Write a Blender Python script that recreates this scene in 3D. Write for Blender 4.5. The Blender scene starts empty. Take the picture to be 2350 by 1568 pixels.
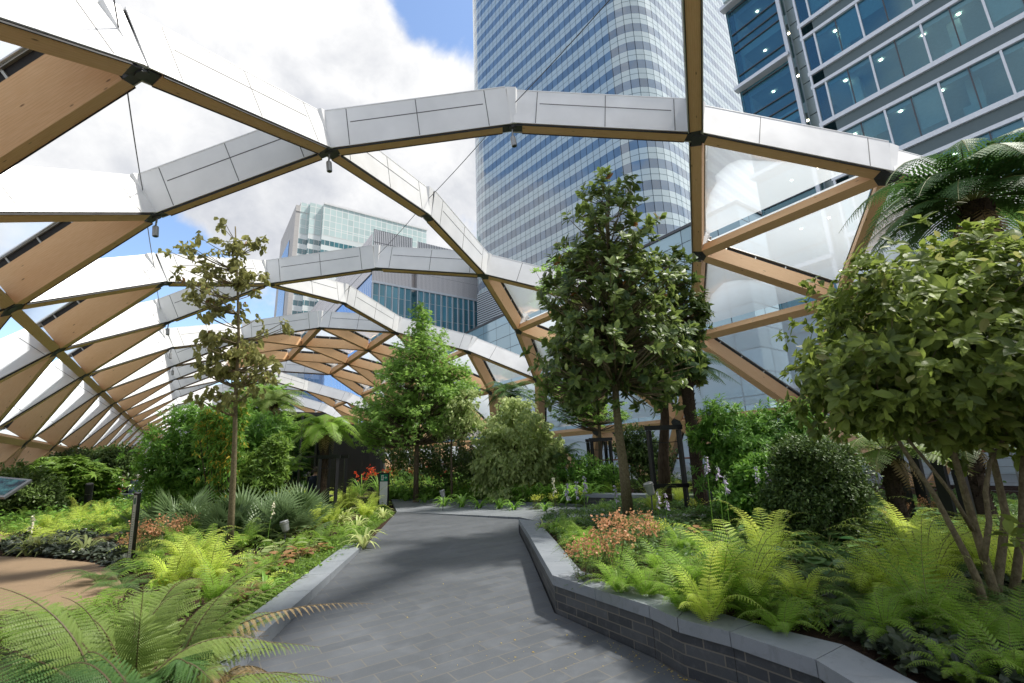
import bpy, math, random
import numpy as np
from mathutils import Matrix, Vector

SC = bpy.context.scene
COL = SC.collection
RAD = math.radians
rng = np.random.default_rng(7)

# ---------------------------------------------------------------- camera
YAW, PITCH, ROLL, FOC = RAD(34.633), RAD(14.037), RAD(-2.0365), 1070.5   # focal length in pixels of a 2350 px wide frame
EYE = np.array([0.0, 0.0, 1.6])
F_ = np.array([math.sin(YAW)*math.cos(PITCH), math.cos(YAW)*math.cos(PITCH), math.sin(PITCH)])
_r = np.array([math.cos(YAW), -math.sin(YAW), 0.0]); _u = np.cross(_r, F_)
R_ = _r*math.cos(ROLL)+_u*math.sin(ROLL)
U_ = -_r*math.sin(ROLL)+_u*math.cos(ROLL)
cam_d = bpy.data.cameras.new("camera"); cam = bpy.data.objects.new("camera", cam_d); COL.objects.link(cam)
cam_d.sensor_width = 36; cam_d.lens = FOC/2350*36
cam_d.clip_start = 0.05; cam_d.clip_end = 3000
cam.matrix_world = Matrix(((R_[0], U_[0], -F_[0], EYE[0]), (R_[1], U_[1], -F_[1], EYE[1]), (R_[2], U_[2], -F_[2], EYE[2]), (0, 0, 0, 1)))
cam_d.dof.use_dof = True; cam_d.dof.focus_distance = 9.0; cam_d.dof.aperture_fstop = 4.0
SC.camera = cam
SC.render.resolution_x, SC.render.resolution_y = 1024, 683

def ray(x, y): return F_+R_*((x-1175)/FOC)-U_*((y-784)/FOC)
def P(x, y, d): return EYE+ray(x, y)*d
def G(x, y, z=0.0):
    d = ray(x, y); return EYE+d*((z-EYE[2])/d[2])
HD = np.array([math.sin(YAW), math.cos(YAW)])
def rampz(x, y): return 0.02*(x*HD[0]+y*HD[1]-3)
def RP(x, y):
    d = ray(x, y); h = d[0]*HD[0]+d[1]*HD[1]
    t = (-0.06-EYE[2])/(d[2]-0.02*h); return EYE+d*t

# ---------------------------------------------------------------- sky, sun
SUN_EL, SUN_AZ = 60.5, 121.0
W = bpy.data.worlds.new("World"); SC.world = W; W.use_nodes = True
nt = W.node_tree; nt.nodes.clear()
def nd(t, **k):
    n = nt.nodes.new(t)
    for a, b in k.items(): setattr(n, a, b)
    return n
out = nd('ShaderNodeOutputWorld'); bg = nd('ShaderNodeBackground'); bg.inputs[1].default_value = 0.13
sky = nd('ShaderNodeTexSky', sky_type='NISHITA', sun_disc=False, sun_elevation=RAD(SUN_EL), sun_rotation=RAD(SUN_AZ))
sky.air_density = 1.0; sky.dust_density = 0.6; sky.ozone_density = 1.6
tc = nd('ShaderNodeTexCoord')
def vmath(op, a, b=None):
    n = nd('ShaderNodeVectorMath', operation=op)
    nt.links.new(a, n.inputs[0])
    if b is not None:
        if isinstance(b, (tuple, list, np.ndarray)): n.inputs[1].default_value = tuple(b)
        else: nt.links.new(b, n.inputs[1])
    return n
def fmath(op, a, b=None, c=None, clamp=False):
    n = nd('ShaderNodeMath', operation=op); n.use_clamp = clamp
    for i, v in enumerate((a, b, c)):
        if v is None: continue
        if isinstance(v, (int, float)): n.inputs[i].default_value = v
        else: nt.links.new(v, n.inputs[i])
    return n.outputs[0]
dirv = tc.outputs['Generated']
def noise(scale, detail, rough, off=(0, 0, 0), dist=0.0, stretch=(1, 1, 1)):
    m = nd('ShaderNodeMapping'); m.inputs['Location'].default_value = off; m.inputs['Scale'].default_value = stretch
    nt.links.new(dirv, m.inputs['Vector'])
    n = nd('ShaderNodeTexNoise'); n.inputs['Scale'].default_value = scale; n.inputs['Detail'].default_value = detail
    n.inputs['Roughness'].default_value = rough; n.inputs['Distortion'].default_value = dist
    nt.links.new(m.outputs[0], n.inputs['Vector']); return n.outputs['Fac']
n1 = noise(2.6, 9, 0.6, (3.1, 1.7, 0.2), 0.5, (1, 1, 1.5))
n2 = noise(2.2, 4, 0.5, (7.7, 2.2, 5.1), 0.3)
n3 = noise(9.0, 6, 0.62, (1.3, 9.0, 4.0), 0.2)
def lobe(px, py, width, amp):
    """a patch of more (amp>0) or less cloud round a direction of the sky"""
    if px is None: d = py
    else: d = ray(px, py)
    d = np.array(d, float); d /= np.linalg.norm(d)
    dot = vmath('DOT_PRODUCT', nrm.outputs[0], d).outputs['Value']
    a = fmath('SUBTRACT', dot, math.cos(RAD(width)))
    a = fmath('DIVIDE', a, 1-math.cos(RAD(width)), clamp=True)
    return fmath('MULTIPLY', a, amp)
def azel(az, el): return (math.sin(RAD(az))*math.cos(RAD(el)), math.cos(RAD(az))*math.cos(RAD(el)), math.sin(RAD(el)))
nrm = vmath('NORMALIZE', dirv)
dens = n1
for L in ((1040, -40, 15, -0.50), (985, 25, 5, -0.10), (290, 600, 11, -0.46), (150, 660, 13, -0.36), (480, 530, 9, -0.17), (385, 415, 6, -0.16), (1010, 470, 9, -0.16), (850, 430, 8, -0.10), (520, 700, 12, -.2),
          (760, 120, 24, 0.42), (300, 330, 18, 0.34), (60, 60, 24, 0.25), (960, 250, 12, 0.25), (560, 250, 18, 0.26), (40, 560, 10, 0.2),
          (None, azel(-55, 46), 22, -0.4), (None, azel(-48, 22), 20, 0.3), (None, azel(-80, 10), 25, 0.2), (None, azel(112, 40), 30, 0.45), (None, azel(180, 30), 40, 0.2)):
    dens = fmath('ADD', dens, lobe(*L))
dens = fmath('ADD', dens, fmath('MULTIPLY', fmath('SUBTRACT', n3, 0.5), 0.22))
mr = nd('ShaderNodeMapRange', interpolation_type='SMOOTHSTEP'); nt.links.new(dens, mr.inputs['Value'])
mr.inputs['From Min'].default_value = 0.40; mr.inputs['From Max'].default_value = 0.60
shade = nd('ShaderNodeMapRange'); nt.links.new(fmath('ADD', n2, fmath('MULTIPLY', fmath('SUBTRACT', n3, 0.5), 0.5)), shade.inputs['Value'])
shade.inputs['From Min'].default_value = 0.32; shade.inputs['From Max'].default_value = 0.62
cl = nd('ShaderNodeMix', data_type='RGBA'); nt.links.new(shade.outputs[0], cl.inputs['Factor'])
cl.inputs[6].default_value = (2.15, 2.25, 2.5, 1); cl.inputs[7].default_value = (3.95, 3.95, 3.95, 1)
added_glare = fmath('ADD', 1.0, lobe(None, azel(125, 42), 34, .5))   # added brightening of unseen cloud: whitens the tower's right face, fills from the right
clg = vmath('SCALE', cl.outputs[2]); nt.links.new(added_glare, clg.inputs['Scale'])
mx = nd('ShaderNodeMix', data_type='RGBA')
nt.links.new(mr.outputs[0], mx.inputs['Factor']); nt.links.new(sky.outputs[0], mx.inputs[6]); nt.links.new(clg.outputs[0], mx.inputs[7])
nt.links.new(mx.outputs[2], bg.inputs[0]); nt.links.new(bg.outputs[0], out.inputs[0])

sd = bpy.data.lights.new("sun", 'SUN'); sd.energy = 2.75; sd.angle = RAD(4); sd.color = (1.0, 0.955, 0.88)
sun = bpy.data.objects.new("sun", sd); COL.objects.link(sun)
sv = Vector(azel(SUN_AZ, SUN_EL)); sun.rotation_euler = sv.to_track_quat('Z', 'Y').to_euler(); sun.location = (30, 0, 60)

vs = SC.view_settings; vs.view_transform = 'Standard'; vs.look = 'None'; vs.exposure = 1.08; vs.gamma = 1.0
SC.cycles.max_bounces = 8; SC.cycles.transparent_max_bounces = 14; SC.cycles.diffuse_bounces = 3; SC.cycles.glossy_bounces = 3
SC.cycles.transmission_bounces = 4; SC.cycles.caustics_reflective = False; SC.cycles.caustics_refractive = False
SC.cycles.sample_clamp_indirect = 6.0

# ---------------------------------------------------------------- mesh builder
WLOC = {}
class MB:
    def __init__(s): s.V = []; s.L = []; s.C = []; s.M = []; s.U = []; s.T = []; s.n = 0
    def add(s, V, faces=None, mat=0, uv=None, tint=0.5, loops=None, counts=None):
        V = np.asarray(V, float).reshape(-1, 3)
        if loops is None:
            loops = np.array([i for f in faces for i in f], int); counts = np.array([len(f) for f in faces], int)
        s.V.append(V); s.L.append(np.asarray(loops)+s.n); s.C.append(np.asarray(counts))
        s.M.append(np.broadcast_to(mat, (len(counts),)).astype(int))
        s.U.append(np.zeros((len(loops), 2)) if uv is None else np.asarray(uv, float).reshape(-1, 2))
        s.T.append(np.broadcast_to(tint, (len(V),)).astype(float)); s.n += len(V)
    def box(s, c, ax, ay, az, hx, hy, hz, mat=0, tint=0.5):
        """box centred on c; ax is the length axis (uv runs along it in metres)"""
        c, ax, ay, az = (np.asarray(q, float) for q in (c, ax, ay, az))
        V = []
        for i in (-1, 1):
            for j in (-1, 1):
                for k in (-1, 1): V.append(c+ax*hx*i+ay*hy*j+az*hz*k)
        fs = [(0, 1, 3, 2), (4, 6, 7, 5), (0, 4, 5, 1), (2, 3, 7, 6), (0, 2, 6, 4), (1, 5, 7, 3)]
        sg = [(-1, -1, -1), (-1, -1, 1), (-1, 1, -1), (-1, 1, 1), (1, -1, -1), (1, -1, 1), (1, 1, -1), (1, 1, 1)]
        uv = []
        off = (c[0]*1.7+c[1]*0.9+c[2]*2.3) % 7.0
        for q, f in enumerate(fs):
            for i in f:
                a = (sg[i][0]*hx+off, sg[i][1]*hy, sg[i][2]*hz+off*.37)
                if q < 2: uv.append((a[1], a[2]))
                elif q < 4: uv.append((a[0], a[2]))
                else: uv.append((a[0], a[1]+3))
        s.add(V, fs, mat, uv, tint)
    def abox(s, x0, x1, y0, y1, z0, z1, mat=0, tint=0.5):
        s.box(((x0+x1)/2, (y0+y1)/2, (z0+z1)/2), (1, 0, 0), (0, 1, 0), (0, 0, 1), abs(x1-x0)/2, abs(y1-y0)/2, abs(z1-z0)/2, mat, tint)
    def bar(s, a, b, w, h, up=(0, 0, 1), mat=0, tint=0.5):
        a, b = np.asarray(a, float), np.asarray(b, float); d = b-a; L = np.linalg.norm(d); d = d/L
        sd_ = np.cross(d, up); q = np.linalg.norm(sd_)
        if q < 1e-4: sd_ = np.cross(d, (1, 0, 0)); q = np.linalg.norm(sd_)
        sd_ /= q; n = np.cross(sd_, d)
        s.box((a+b)/2, d, sd_, n, L/2, w/2, h/2, mat, tint)
    def tube(s, pts, r, n=8, mat=0, tint=0.5, cap=True):
        pts = np.asarray(pts, float); m = len(pts); r = np.broadcast_to(r, (m,))
        tg = np.gradient(pts, axis=0); tg /= np.linalg.norm(tg, axis=1, keepdims=True)+1e-9
        ref = np.array([0.0, 0.0, 1.0]) if abs(tg[0][2]) < 0.9 else np.array([1.0, 0.0, 0.0])
        V = []; U = []
        a = np.linspace(0, 2*math.pi, n, endpoint=False)
        x = np.cross(tg[0], ref); x /= np.linalg.norm(x)
        ln = 0
        for i in range(m):
            x = x-tg[i]*(x@tg[i]); x /= np.linalg.norm(x)+1e-9; y = np.cross(tg[i], x)
            V.append(pts[i]+r[i]*(np.cos(a)[:, None]*x+np.sin(a)[:, None]*y))
            if i: ln += np.linalg.norm(pts[i]-pts[i-1])
            U.append(ln)
        V = np.concatenate(V); fs = []; uv = []
        for i in range(m-1):
            for j in range(n):
                k = (j+1) % n
                fs.append((i*n+j, i*n+k, (i+1)*n+k, (i+1)*n+j)); w = 2*math.pi*max(r[0], .01)/n
                uv += [(U[i], j*w), (U[i], (j+1)*w), (U[i+1], (j+1)*w), (U[i+1], j*w)]
        if cap:
            fs.append(tuple(range(n-1, -1, -1))); uv += [(0, 0)]*n
            fs.append(tuple((m-1)*n+j for j in range(n))); uv += [(0, 0)]*n
        s.add(V, fs, mat, uv, tint)
    def poly_prism(s, pts, z0, z1, mat=0, mat_side=None):
        n = len(pts); pts = [tuple(p[:2]) for p in pts]
        z1 = np.broadcast_to(z1, (n,)); z0 = np.broadcast_to(z0, (n,))
        V = [(p[0], p[1], z1[i]) for i, p in enumerate(pts)]+[(p[0], p[1], z0[i]) for i, p in enumerate(pts)]
        area = sum(pts[i][0]*pts[(i+1) % n][1]-pts[(i+1) % n][0]*pts[i][1] for i in range(n))
        top = tuple(range(n)) if area > 0 else tuple(range(n-1, -1, -1))
        s.add(V, [top], mat, [pts[i] for i in top])
        fs = []; uv = []; ln = 0
        for i in range(n):
            j = (i+1) % n; d = math.dist(pts[i], pts[j])
            f = (i, i+n, j+n, j) if area > 0 else (j, j+n, i+n, i)
            fs.append(f)
            u = {i: ln, i+n: ln, j: ln+d, j+n: ln+d}
            uv += [(u[q], V[q][2]) for q in f]; ln += d
        s.add(V, fs, mat if mat_side is None else mat_side, uv)
    def inst(s, T, pos, yd, up, sc, tint=0.5, mat=0, scx=None):
        """copies of a leaf template T=(verts, loops, counts): +y of the leaf along yd, its face towards up"""
        TV, TL, TC = T; pos = np.asarray(pos, float); N = len(pos)
        if N == 0: return
        yd = np.asarray(yd, float); yd = yd/(np.linalg.norm(yd, axis=1, keepdims=True)+1e-9)
        up = np.broadcast_to(np.asarray(up, float), pos.shape)
        x = np.cross(yd, up); q = np.linalg.norm(x, axis=1, keepdims=True)
        x = np.where(q < 1e-3, np.array([[1.0, 0, 0]]), x/np.maximum(q, 1e-6)); z = np.cross(x, yd)
        sc = np.broadcast_to(sc, (N,)); sx = sc if scx is None else np.broadcast_to(scx, (N,))
        V = (pos[:, None, :]+TV[None, :, 0:1]*x[:, None, :]*sx[:, None, None]+(TV[None, :, 1:2]*yd[:, None, :]+TV[None, :, 2:3]*z[:, None, :])*sc[:, None, None])
        nv = len(TV)
        L = (TL[None, :]+(np.arange(N)*nv)[:, None]).reshape(-1); C = np.tile(TC, N)
        t = np.repeat(np.broadcast_to(tint, (N,)), nv)
        s.add(V.reshape(-1, 3), loops=L, counts=C, mat=mat, tint=t)
    def build(s, name, mats, parent=None, origin=None, smooth=False):
        me = bpy.data.meshes.new(name)
        o = bpy.data.objects.new(name, me); COL.objects.link(o)
        if parent is not None: o.parent = parent; base = np.array(WLOC[parent.name]); 
        else:
            base = np.zeros(3) if origin is None else np.array(origin, float); o.location = tuple(base)
        WLOC[o.name] = base
        for m in (mats if isinstance(mats, (list, tuple)) else [mats]): me.materials.append(m)
        if not s.V: return o
        V = np.concatenate(s.V)-base; L = np.concatenate(s.L); C = np.concatenate(s.C); M = np.concatenate(s.M); U = np.concatenate(s.U); T = np.concatenate(s.T)
        me.vertices.add(len(V)); me.vertices.foreach_set('co', V.astype(np.float32).ravel())
        me.loops.add(len(L)); me.loops.foreach_set('vertex_index', L.astype(np.int32))
        me.polygons.add(len(C)); st = np.concatenate(([0], np.cumsum(C)[:-1]))
        me.polygons.foreach_set('loop_start', st.astype(np.int32))
        me.polygons.foreach_set('material_index', M.astype(np.int32))
        me.polygons.foreach_set('use_smooth', np.full(len(C), bool(smooth)))
        uvl = me.uv_layers.new(name='UVMap'); uvl.data.foreach_set('uv', U.astype(np.float32).ravel())
        at = me.attributes.new('tint', 'FLOAT', 'POINT'); at.data.foreach_set('value', T.astype(np.float32))
        me.update(calc_edges=True)
        return o
def tag(o, label=None, cat=None, group=None, kind=None):
    if label: o['label'] = label
    if cat: o['category'] = cat
    if group: o['group'] = group
    if kind: o['kind'] = kind
    return o
def empty(name, loc, label=None, cat=None, group=None, kind=None):
    o = bpy.data.objects.new(name, None); COL.objects.link(o); o.location = tuple(float(q) for q in loc); o.empty_display_size = .2
    WLOC[o.name] = np.array(loc, float); return tag(o, label, cat, group, kind)
def copy_tree(o, parent=None):
    c = o.copy(); COL.objects.link(c)
    if parent is not None: c.parent = parent
    for ch in o.children: copy_tree(ch, c)
    return c

# ---------------------------------------------------------------- materials
class NT:
    def __init__(s, name):
        s.m = bpy.data.materials.new(name); s.m.use_nodes = True; s.t = s.m.node_tree; s.t.nodes.clear()
        s.out = s.n('ShaderNodeOutputMaterial')
    def n(s, t, **k):
        q = s.t.nodes.new(t)
        for a, b in k.items(): setattr(q, a, b)
        return q
    def l(s, a, b): s.t.links.new(a, b)
    def val(s, sock, v):
        if v is None: return
        if hasattr(v, 'is_output') or isinstance(v, bpy.types.NodeSocket): s.l(v, sock)
        else: sock.default_value = v if not isinstance(v, tuple) or len(v) != 3 or sock.type == 'VECTOR' else (*v, 1)
    def math(s, op, a, b=None, c=None, clamp=False):
        q = s.n('ShaderNodeMath', operation=op); q.use_clamp = clamp
        for i, v in enumerate((a, b, c)):
            if v is not None: s.val(q.inputs[i], v)
        return q.outputs[0]
    def mix(s, f, a, b, mode='MIX'):
        q = s.n('ShaderNodeMix', data_type='RGBA', blend_type=mode); s.val(q.inputs[0], f); s.val(q.inputs[6], a); s.val(q.inputs[7], b); return q.outputs[2]
    def noise(s, vec, scale, detail=3, rough=.55, dist=0.0):
        q = s.n('ShaderNodeTexNoise'); s.l(vec, q.inputs['Vector']); q.inputs['Scale'].default_value = scale
        q.inputs['Detail'].default_value = detail; q.inputs['Roughness'].default_value = rough; q.inputs['Distortion'].default_value = dist; return q.outputs['Fac']
    def mapping(s, vec, sc=(1, 1, 1), rot=(0, 0, 0), loc=(0, 0, 0)):
        q = s.n('ShaderNodeMapping'); s.l(vec, q.inputs[0]); q.inputs['Scale'].default_value = sc; q.inputs['Rotation'].default_value = rot; q.inputs['Location'].default_value = loc; return q.outputs[0]
    def ramp(s, f, a, b, lo=0.0, hi=1.0):
        q = s.n('ShaderNodeMapRange'); s.l(f, q.inputs[0]); q.inputs[1].default_value = lo; q.inputs[2].default_value = hi; return s.mix(q.outputs[0], a, b)
    def step(s, f, lo, hi):
        q = s.n('ShaderNodeMapRange'); s.l(f, q.inputs[0]); q.inputs[1].default_value = lo; q.inputs[2].default_value = hi; return q.outputs[0]
    def coord(s, w='Object'): return s.n('ShaderNodeTexCoord').outputs[w]
    def bsdf(s, col=None, rough=.5, metal=0.0, spec=.5, bump=None, bstr=.3, bdist=.01, emis=None, estr=0):
        b = s.n('ShaderNodeBsdfPrincipled'); s.val(b.inputs['Base Color'], col); s.val(b.inputs['Roughness'], rough); s.val(b.inputs['Metallic'], metal)
        s.val(b.inputs['Specular IOR Level'], spec)
        if bump is not None:
            q = s.n('ShaderNodeBump'); q.inputs['Strength'].default_value = bstr; q.inputs['Distance'].default_value = bdist; s.l(bump, q.inputs['Height']); s.l(q.outputs[0], b.inputs['Normal'])
        if emis is not None: b.inputs['Emission Color'].default_value = (*emis, 1); b.inputs['Emission Strength'].default_value = estr
        return b.outputs[0]
    def done(s, sh): s.l(sh, s.out.inputs[0]); return s.m
def plain(name, col, rough=.5, metal=0.0, var=.12, scale=6.0, spec=.5):
    a = NT(name); c = a.coord(); f = a.noise(c, scale, 4)
    lo = tuple(q*(1-var) for q in col); hi = tuple(min(1, q*(1+var)) for q in col)
    r = a.math('ADD', a.math('MULTIPLY', f, .15), rough-.07)
    return a.done(a.bsdf(a.mix(f, lo, hi), r, metal, spec))

def m_timber():
    a = NT('glulam_timber'); uv = a.coord('UV')
    g = a.noise(a.mapping(uv, (1.2, 26, 1)), 3, 5, .6, .3)
    big = a.noise(a.mapping(uv, (.35, 3, 1)), 2, 2)
    c = a.ramp(g, (.66, .40, .20), (.83, .58, .35), .25, .75)
    c = a.mix(a.math('MULTIPLY', big, .5), c, (.72, .43, .22))
    v = a.n('ShaderNodeTexVoronoi'); a.l(a.mapping(uv, (1.5, 5.0, 1)), v.inputs['Vector']); v.inputs['Scale'].default_value = 1.35
    k = a.step(v.outputs['Distance'], .11, .05)
    c = a.mix(a.math('MULTIPLY', k, .8), c, (.13, .06, .03))
    lam = a.n('ShaderNodeTexWave'); a.l(a.mapping(uv, (0, 1, 1)), lam.inputs['Vector']); lam.bands_direction = 'Y'; lam.inputs['Scale'].default_value = 7.8
    c = a.mix(a.math('MULTIPLY', a.step(lam.outputs['Fac'], .05, .0), .25), c, (.3, .17, .09))
    return a.done(a.bsdf(c, .62, 0, .25, g, .1, .003))
def m_white():
    a = NT('white_cladding'); c = a.coord(); f = a.noise(c, 1.3, 3)
    return a.done(a.bsdf(a.ramp(f, (.70, .70, .695), (.79, .79, .785), .3, .7), a.math('ADD', a.math('MULTIPLY', f, .2), .22), 0.0, .5))
def m_etfe():
    a = NT('etfe_foil')
    g = a.n('ShaderNodeNewGeometry')
    f = a.noise(a.coord(), .35, 3)
    tr = a.n('ShaderNodeBsdfTransparent'); tr.inputs[0].default_value = (.90, .95, 1.0, 1)
    di = a.n('ShaderNodeBsdfDiffuse'); di.inputs[0].default_value = (.84, .91, .96, 1)
    tl = a.n('ShaderNodeBsdfTranslucent'); tl.inputs[0].default_value = (.88, .94, .98, 1)
    gl = a.n('ShaderNodeBsdfGlossy'); gl.inputs['Roughness'].default_value = .12; gl.inputs[0].default_value = (1, 1, 1, 1)
    m1 = a.n('ShaderNodeMixShader'); m1.inputs[0].default_value = .62; a.l(di.outputs[0], m1.inputs[1]); a.l(tl.outputs[0], m1.inputs[2])
    m2 = a.n('ShaderNodeMixShader'); a.l(a.math('ADD', a.math('MULTIPLY', f, .2), .52), m2.inputs[0]); a.l(tr.outputs[0], m2.inputs[1]); a.l(m1.outputs[0], m2.inputs[2])
    fr = a.n('ShaderNodeFresnel'); fr.inputs[0].default_value = 1.4
    m3 = a.n('ShaderNodeMixShader'); a.l(a.math('MULTIPLY', fr.outputs[0], .5), m3.inputs[0]); a.l(m2.outputs[0], m3.inputs[1]); a.l(gl.outputs[0], m3.inputs[2])
    return a.done(m3.outputs[0])
def m_facade(name, glass, spand=None, mod=1.5, line=.07, linecol=(.05, .06, .07), metal=.0, rough=.06, ior_spec=.9, hline=None, vary=.25, blind=None, coat=1.8):
    """curtain wall skin: uv.x runs along the wall, uv.y is height; panes vary a little and joints are dark lines"""
    a = NT(name); uv = a.coord('UV'); sp = a.n('ShaderNodeSeparateXYZ'); a.l(uv, sp.inputs[0])
    x = a.math('DIVIDE', sp.outputs[0], mod); fx = a.math('FRACT', x); cx = a.math('FLOOR', x)
    oi = a.n('ShaderNodeObjectInfo')
    wn = a.n('ShaderNodeTexWhiteNoise', noise_dimensions='2D'); cb = a.n('ShaderNodeCombineXYZ'); a.l(cx, cb.inputs[0]); a.l(a.math('MULTIPLY', oi.outputs['Random'], 91.0), cb.inputs[1])
    a.l(cb.outputs[0], wn.inputs['Vector'])
    c = a.mix(a.math('MULTIPLY', wn.outputs['Value'], vary), glass, tuple(min(1, q*1.8+.02) for q in glass))
    if blind is not None: c = a.mix(a.math('GREATER_THAN', wn.outputs['Value'], 1-blind[0]), c, blind[1])
    e = line/mod
    ln = a.math('LESS_THAN', fx, e)
    if hline:
        for h, w in hline:
            q = a.math('LESS_THAN', a.math('ABSOLUTE', a.math('SUBTRACT', a.math('FLOORED_MODULO', sp.outputs[1], hline[0][2] if len(hline[0]) > 2 else 1000), h)), w) if False else a.math('LESS_THAN', a.math('ABSOLUTE', a.math('SUBTRACT', sp.outputs[1], h)), w)
            ln = a.math('MAXIMUM', ln, q)
    c = a.mix(ln, c, linecol)
    wob = a.noise(a.mapping(a.coord('Object'), (.25, .25, .25)), 1.0, 2)
    bp = a.n('ShaderNodeBump'); bp.inputs['Strength'].default_value = .12; bp.inputs['Distance'].default_value = .3; a.l(wob, bp.inputs['Height'])
    b = a.n('ShaderNodeBsdfPrincipled'); a.l(c, b.inputs['Base Color']); a.l(a.math('ADD', a.math('MULTIPLY', ln, .5), rough), b.inputs['Roughness'])
    b.inputs['Metallic'].default_value = metal; a.l(a.math('MULTIPLY', a.math('SUBTRACT', 1.0, ln), ior_spec), b.inputs['Specular IOR Level']); b.inputs['IOR'].default_value = 1.6
    a.l(bp.outputs[0], b.inputs['Normal'])
    gl = a.n('ShaderNodeBsdfGlossy'); gl.inputs['Roughness'].default_value = .04; gl.inputs[0].default_value = (.93, .97, 1, 1); a.l(bp.outputs[0], gl.inputs['Normal'])
    fr = a.n('ShaderNodeFresnel'); fr.inputs[0].default_value = coat; m = a.n('ShaderNodeMixShader')
    a.l(a.math('MULTIPLY', fr.outputs[0], a.math('SUBTRACT', 1.0, ln)), m.inputs[0]); a.l(b.outputs[0], m.inputs[1]); a.l(gl.outputs[0], m.inputs[2])
    return a.done(m.outputs[0])

TIMBER, WHITE, ETFE = m_timber(), m_white(), m_etfe()
SEAM = plain('joint_gasket', (.10, .10, .10), .6)
DARK = plain('dark_steel', (.085, .09, .10), .45, .3)
GAP = plain('black_gasket', (.02, .02, .022), .7)
RAIL = plain('aluminium_rail', (.42, .42, .40), .4, .6)
BLACKM = plain('black_powder_coat', (.012, .012, .014), .42)
# ---------------------------------------------------------------- the timber roof
UM = 5.0; KO = 0.5786
ROWS = {'Z': (-1.40, -.33), 'C': (-1.118, .258), 'B': (-.762, .771), 'A': (-.236, 1.164), 'D': (.411, 1.447), 'E': (1.137, 1.55), 'F': (1.860, 1.459), 'G': (2.537, 1.196), 'H': (3.131, .829), 'I': (3.480, .237), 'J': (3.76, -.33)}
ORD = 'ZCBADEFGHIJ'
HALF = set('ZBDFHJ')
def node(r, k):
    X, Zz = ROWS[r]; return np.array([X*UM, (k+KO)*UM, Zz*UM+1.6])
def nnorm(r):
    X, Zz = ROWS[r]; v = np.array([X-1.18, 0, Zz+1.13]); return v/np.linalg.norm(v)
K0, K1 = -2, 24
def exists(r, k):
    if k < K0 or k > K1: return False
    if r == 'D': return k in (5.5, 6.5, 7.5, 8.5) or (k < 5 and (k-1.5) % 2 == 0) or (k > 9 and (k-8.5) % 2 == 0)
    if r == 'F': return k in (5.5, 6.5) or (k < 5 and (k-.5) % 2 == 0) or (k > 7 and (k-7.5) % 2 == 0)
    return True
def ks(r): return [k for k in (np.arange(K0, K1+.1, 1.0)+(.5 if r in HALF else 0)) if exists(r, k)]
nodes = {(r, float(k)) for r in ORD for k in ks(r)}
mem = []; tri = []
for i in range(len(ORD)-1):
    a, b = ORD[i], ORD[i+1]
    for k in ks(a):
        for d in (-.5, .5):
            if (b, k+d) in nodes: mem.append((a, float(k), b, float(k+d), 'd'))
for r in ORD:
    for k in ks(r):
        k = float(k)
        if (r, k+1) not in nodes: continue
        ok = r in 'ZCBHIJ'
        if r == 'G': ok = ('F', k+.5) in nodes
        if r in 'DEF': ok = 4 <= k <= 8
        if r == 'E': ok = 5 <= k <= 6
        if ok: mem.append((r, k, r, k+1, 'p'))
def closed(t):
    rs = ''.join(sorted(set(q[0] for q in t), key=ORD.index))
    ap = [q for q in t if [w[0] for w in t].count(q[0]) == 1][0]
    if rs in ('ZC', 'IJ', 'HI', 'GH'): 
        if rs == 'GH' and ap[0] == 'H': return ('F', ap[1]) in nodes
        return True
    if rs == 'BA' or rs == 'CB': return ap[0] == rs[1] 
    if rs == 'FG': return ap[0] == 'F' or 5 <= ap[1] <= 7
    if rs in ('DE', 'EF'): return (ap[0] in 'DF' and ap[1] in (5.5, 6.5)) or (ap[0] == 'E' and ap[1] in (5, 6, 7))
    return False
for i in range(len(ORD)-1):
    for a, b in ((ORD[i], ORD[i+1]), (ORD[i+1], ORD[i])):
        for k in ks(a):
            k = float(k)
            if (b, k-.5) in nodes and (b, k+.5) in nodes:
                t = ((a, k), (b, k-.5), (b, k+.5))
                if closed(t): tri.append(t)
def apparent(pts):
    c = np.mean(pts, axis=0)-EYE; z = c@F_
    if z < 1: return 0
    x, y = 1175+FOC*(c@R_)/z, 784-FOC*(c@U_)/z
    if x < -500 or x > 2850 or y < -500 or y > 1300: return 0
    return 1/np.linalg.norm(c)
roof = empty('timber_roof', (1.18*UM, 0, 0), 'arching lattice roof of timber beams, white cladding and clear foil cushions over the garden', 'roof')
def frame_of(m):
    a, b = node(m[0], m[1]), node(m[2], m[3])
    n = nnorm(m[0])+nnorm(m[2]); d = b-a; L = np.linalg.norm(d); d = d/L
    n = n-d*(n@d); n /= np.linalg.norm(n); s = np.cross(d, n)
    return a, b, d, n, s, L
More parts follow.
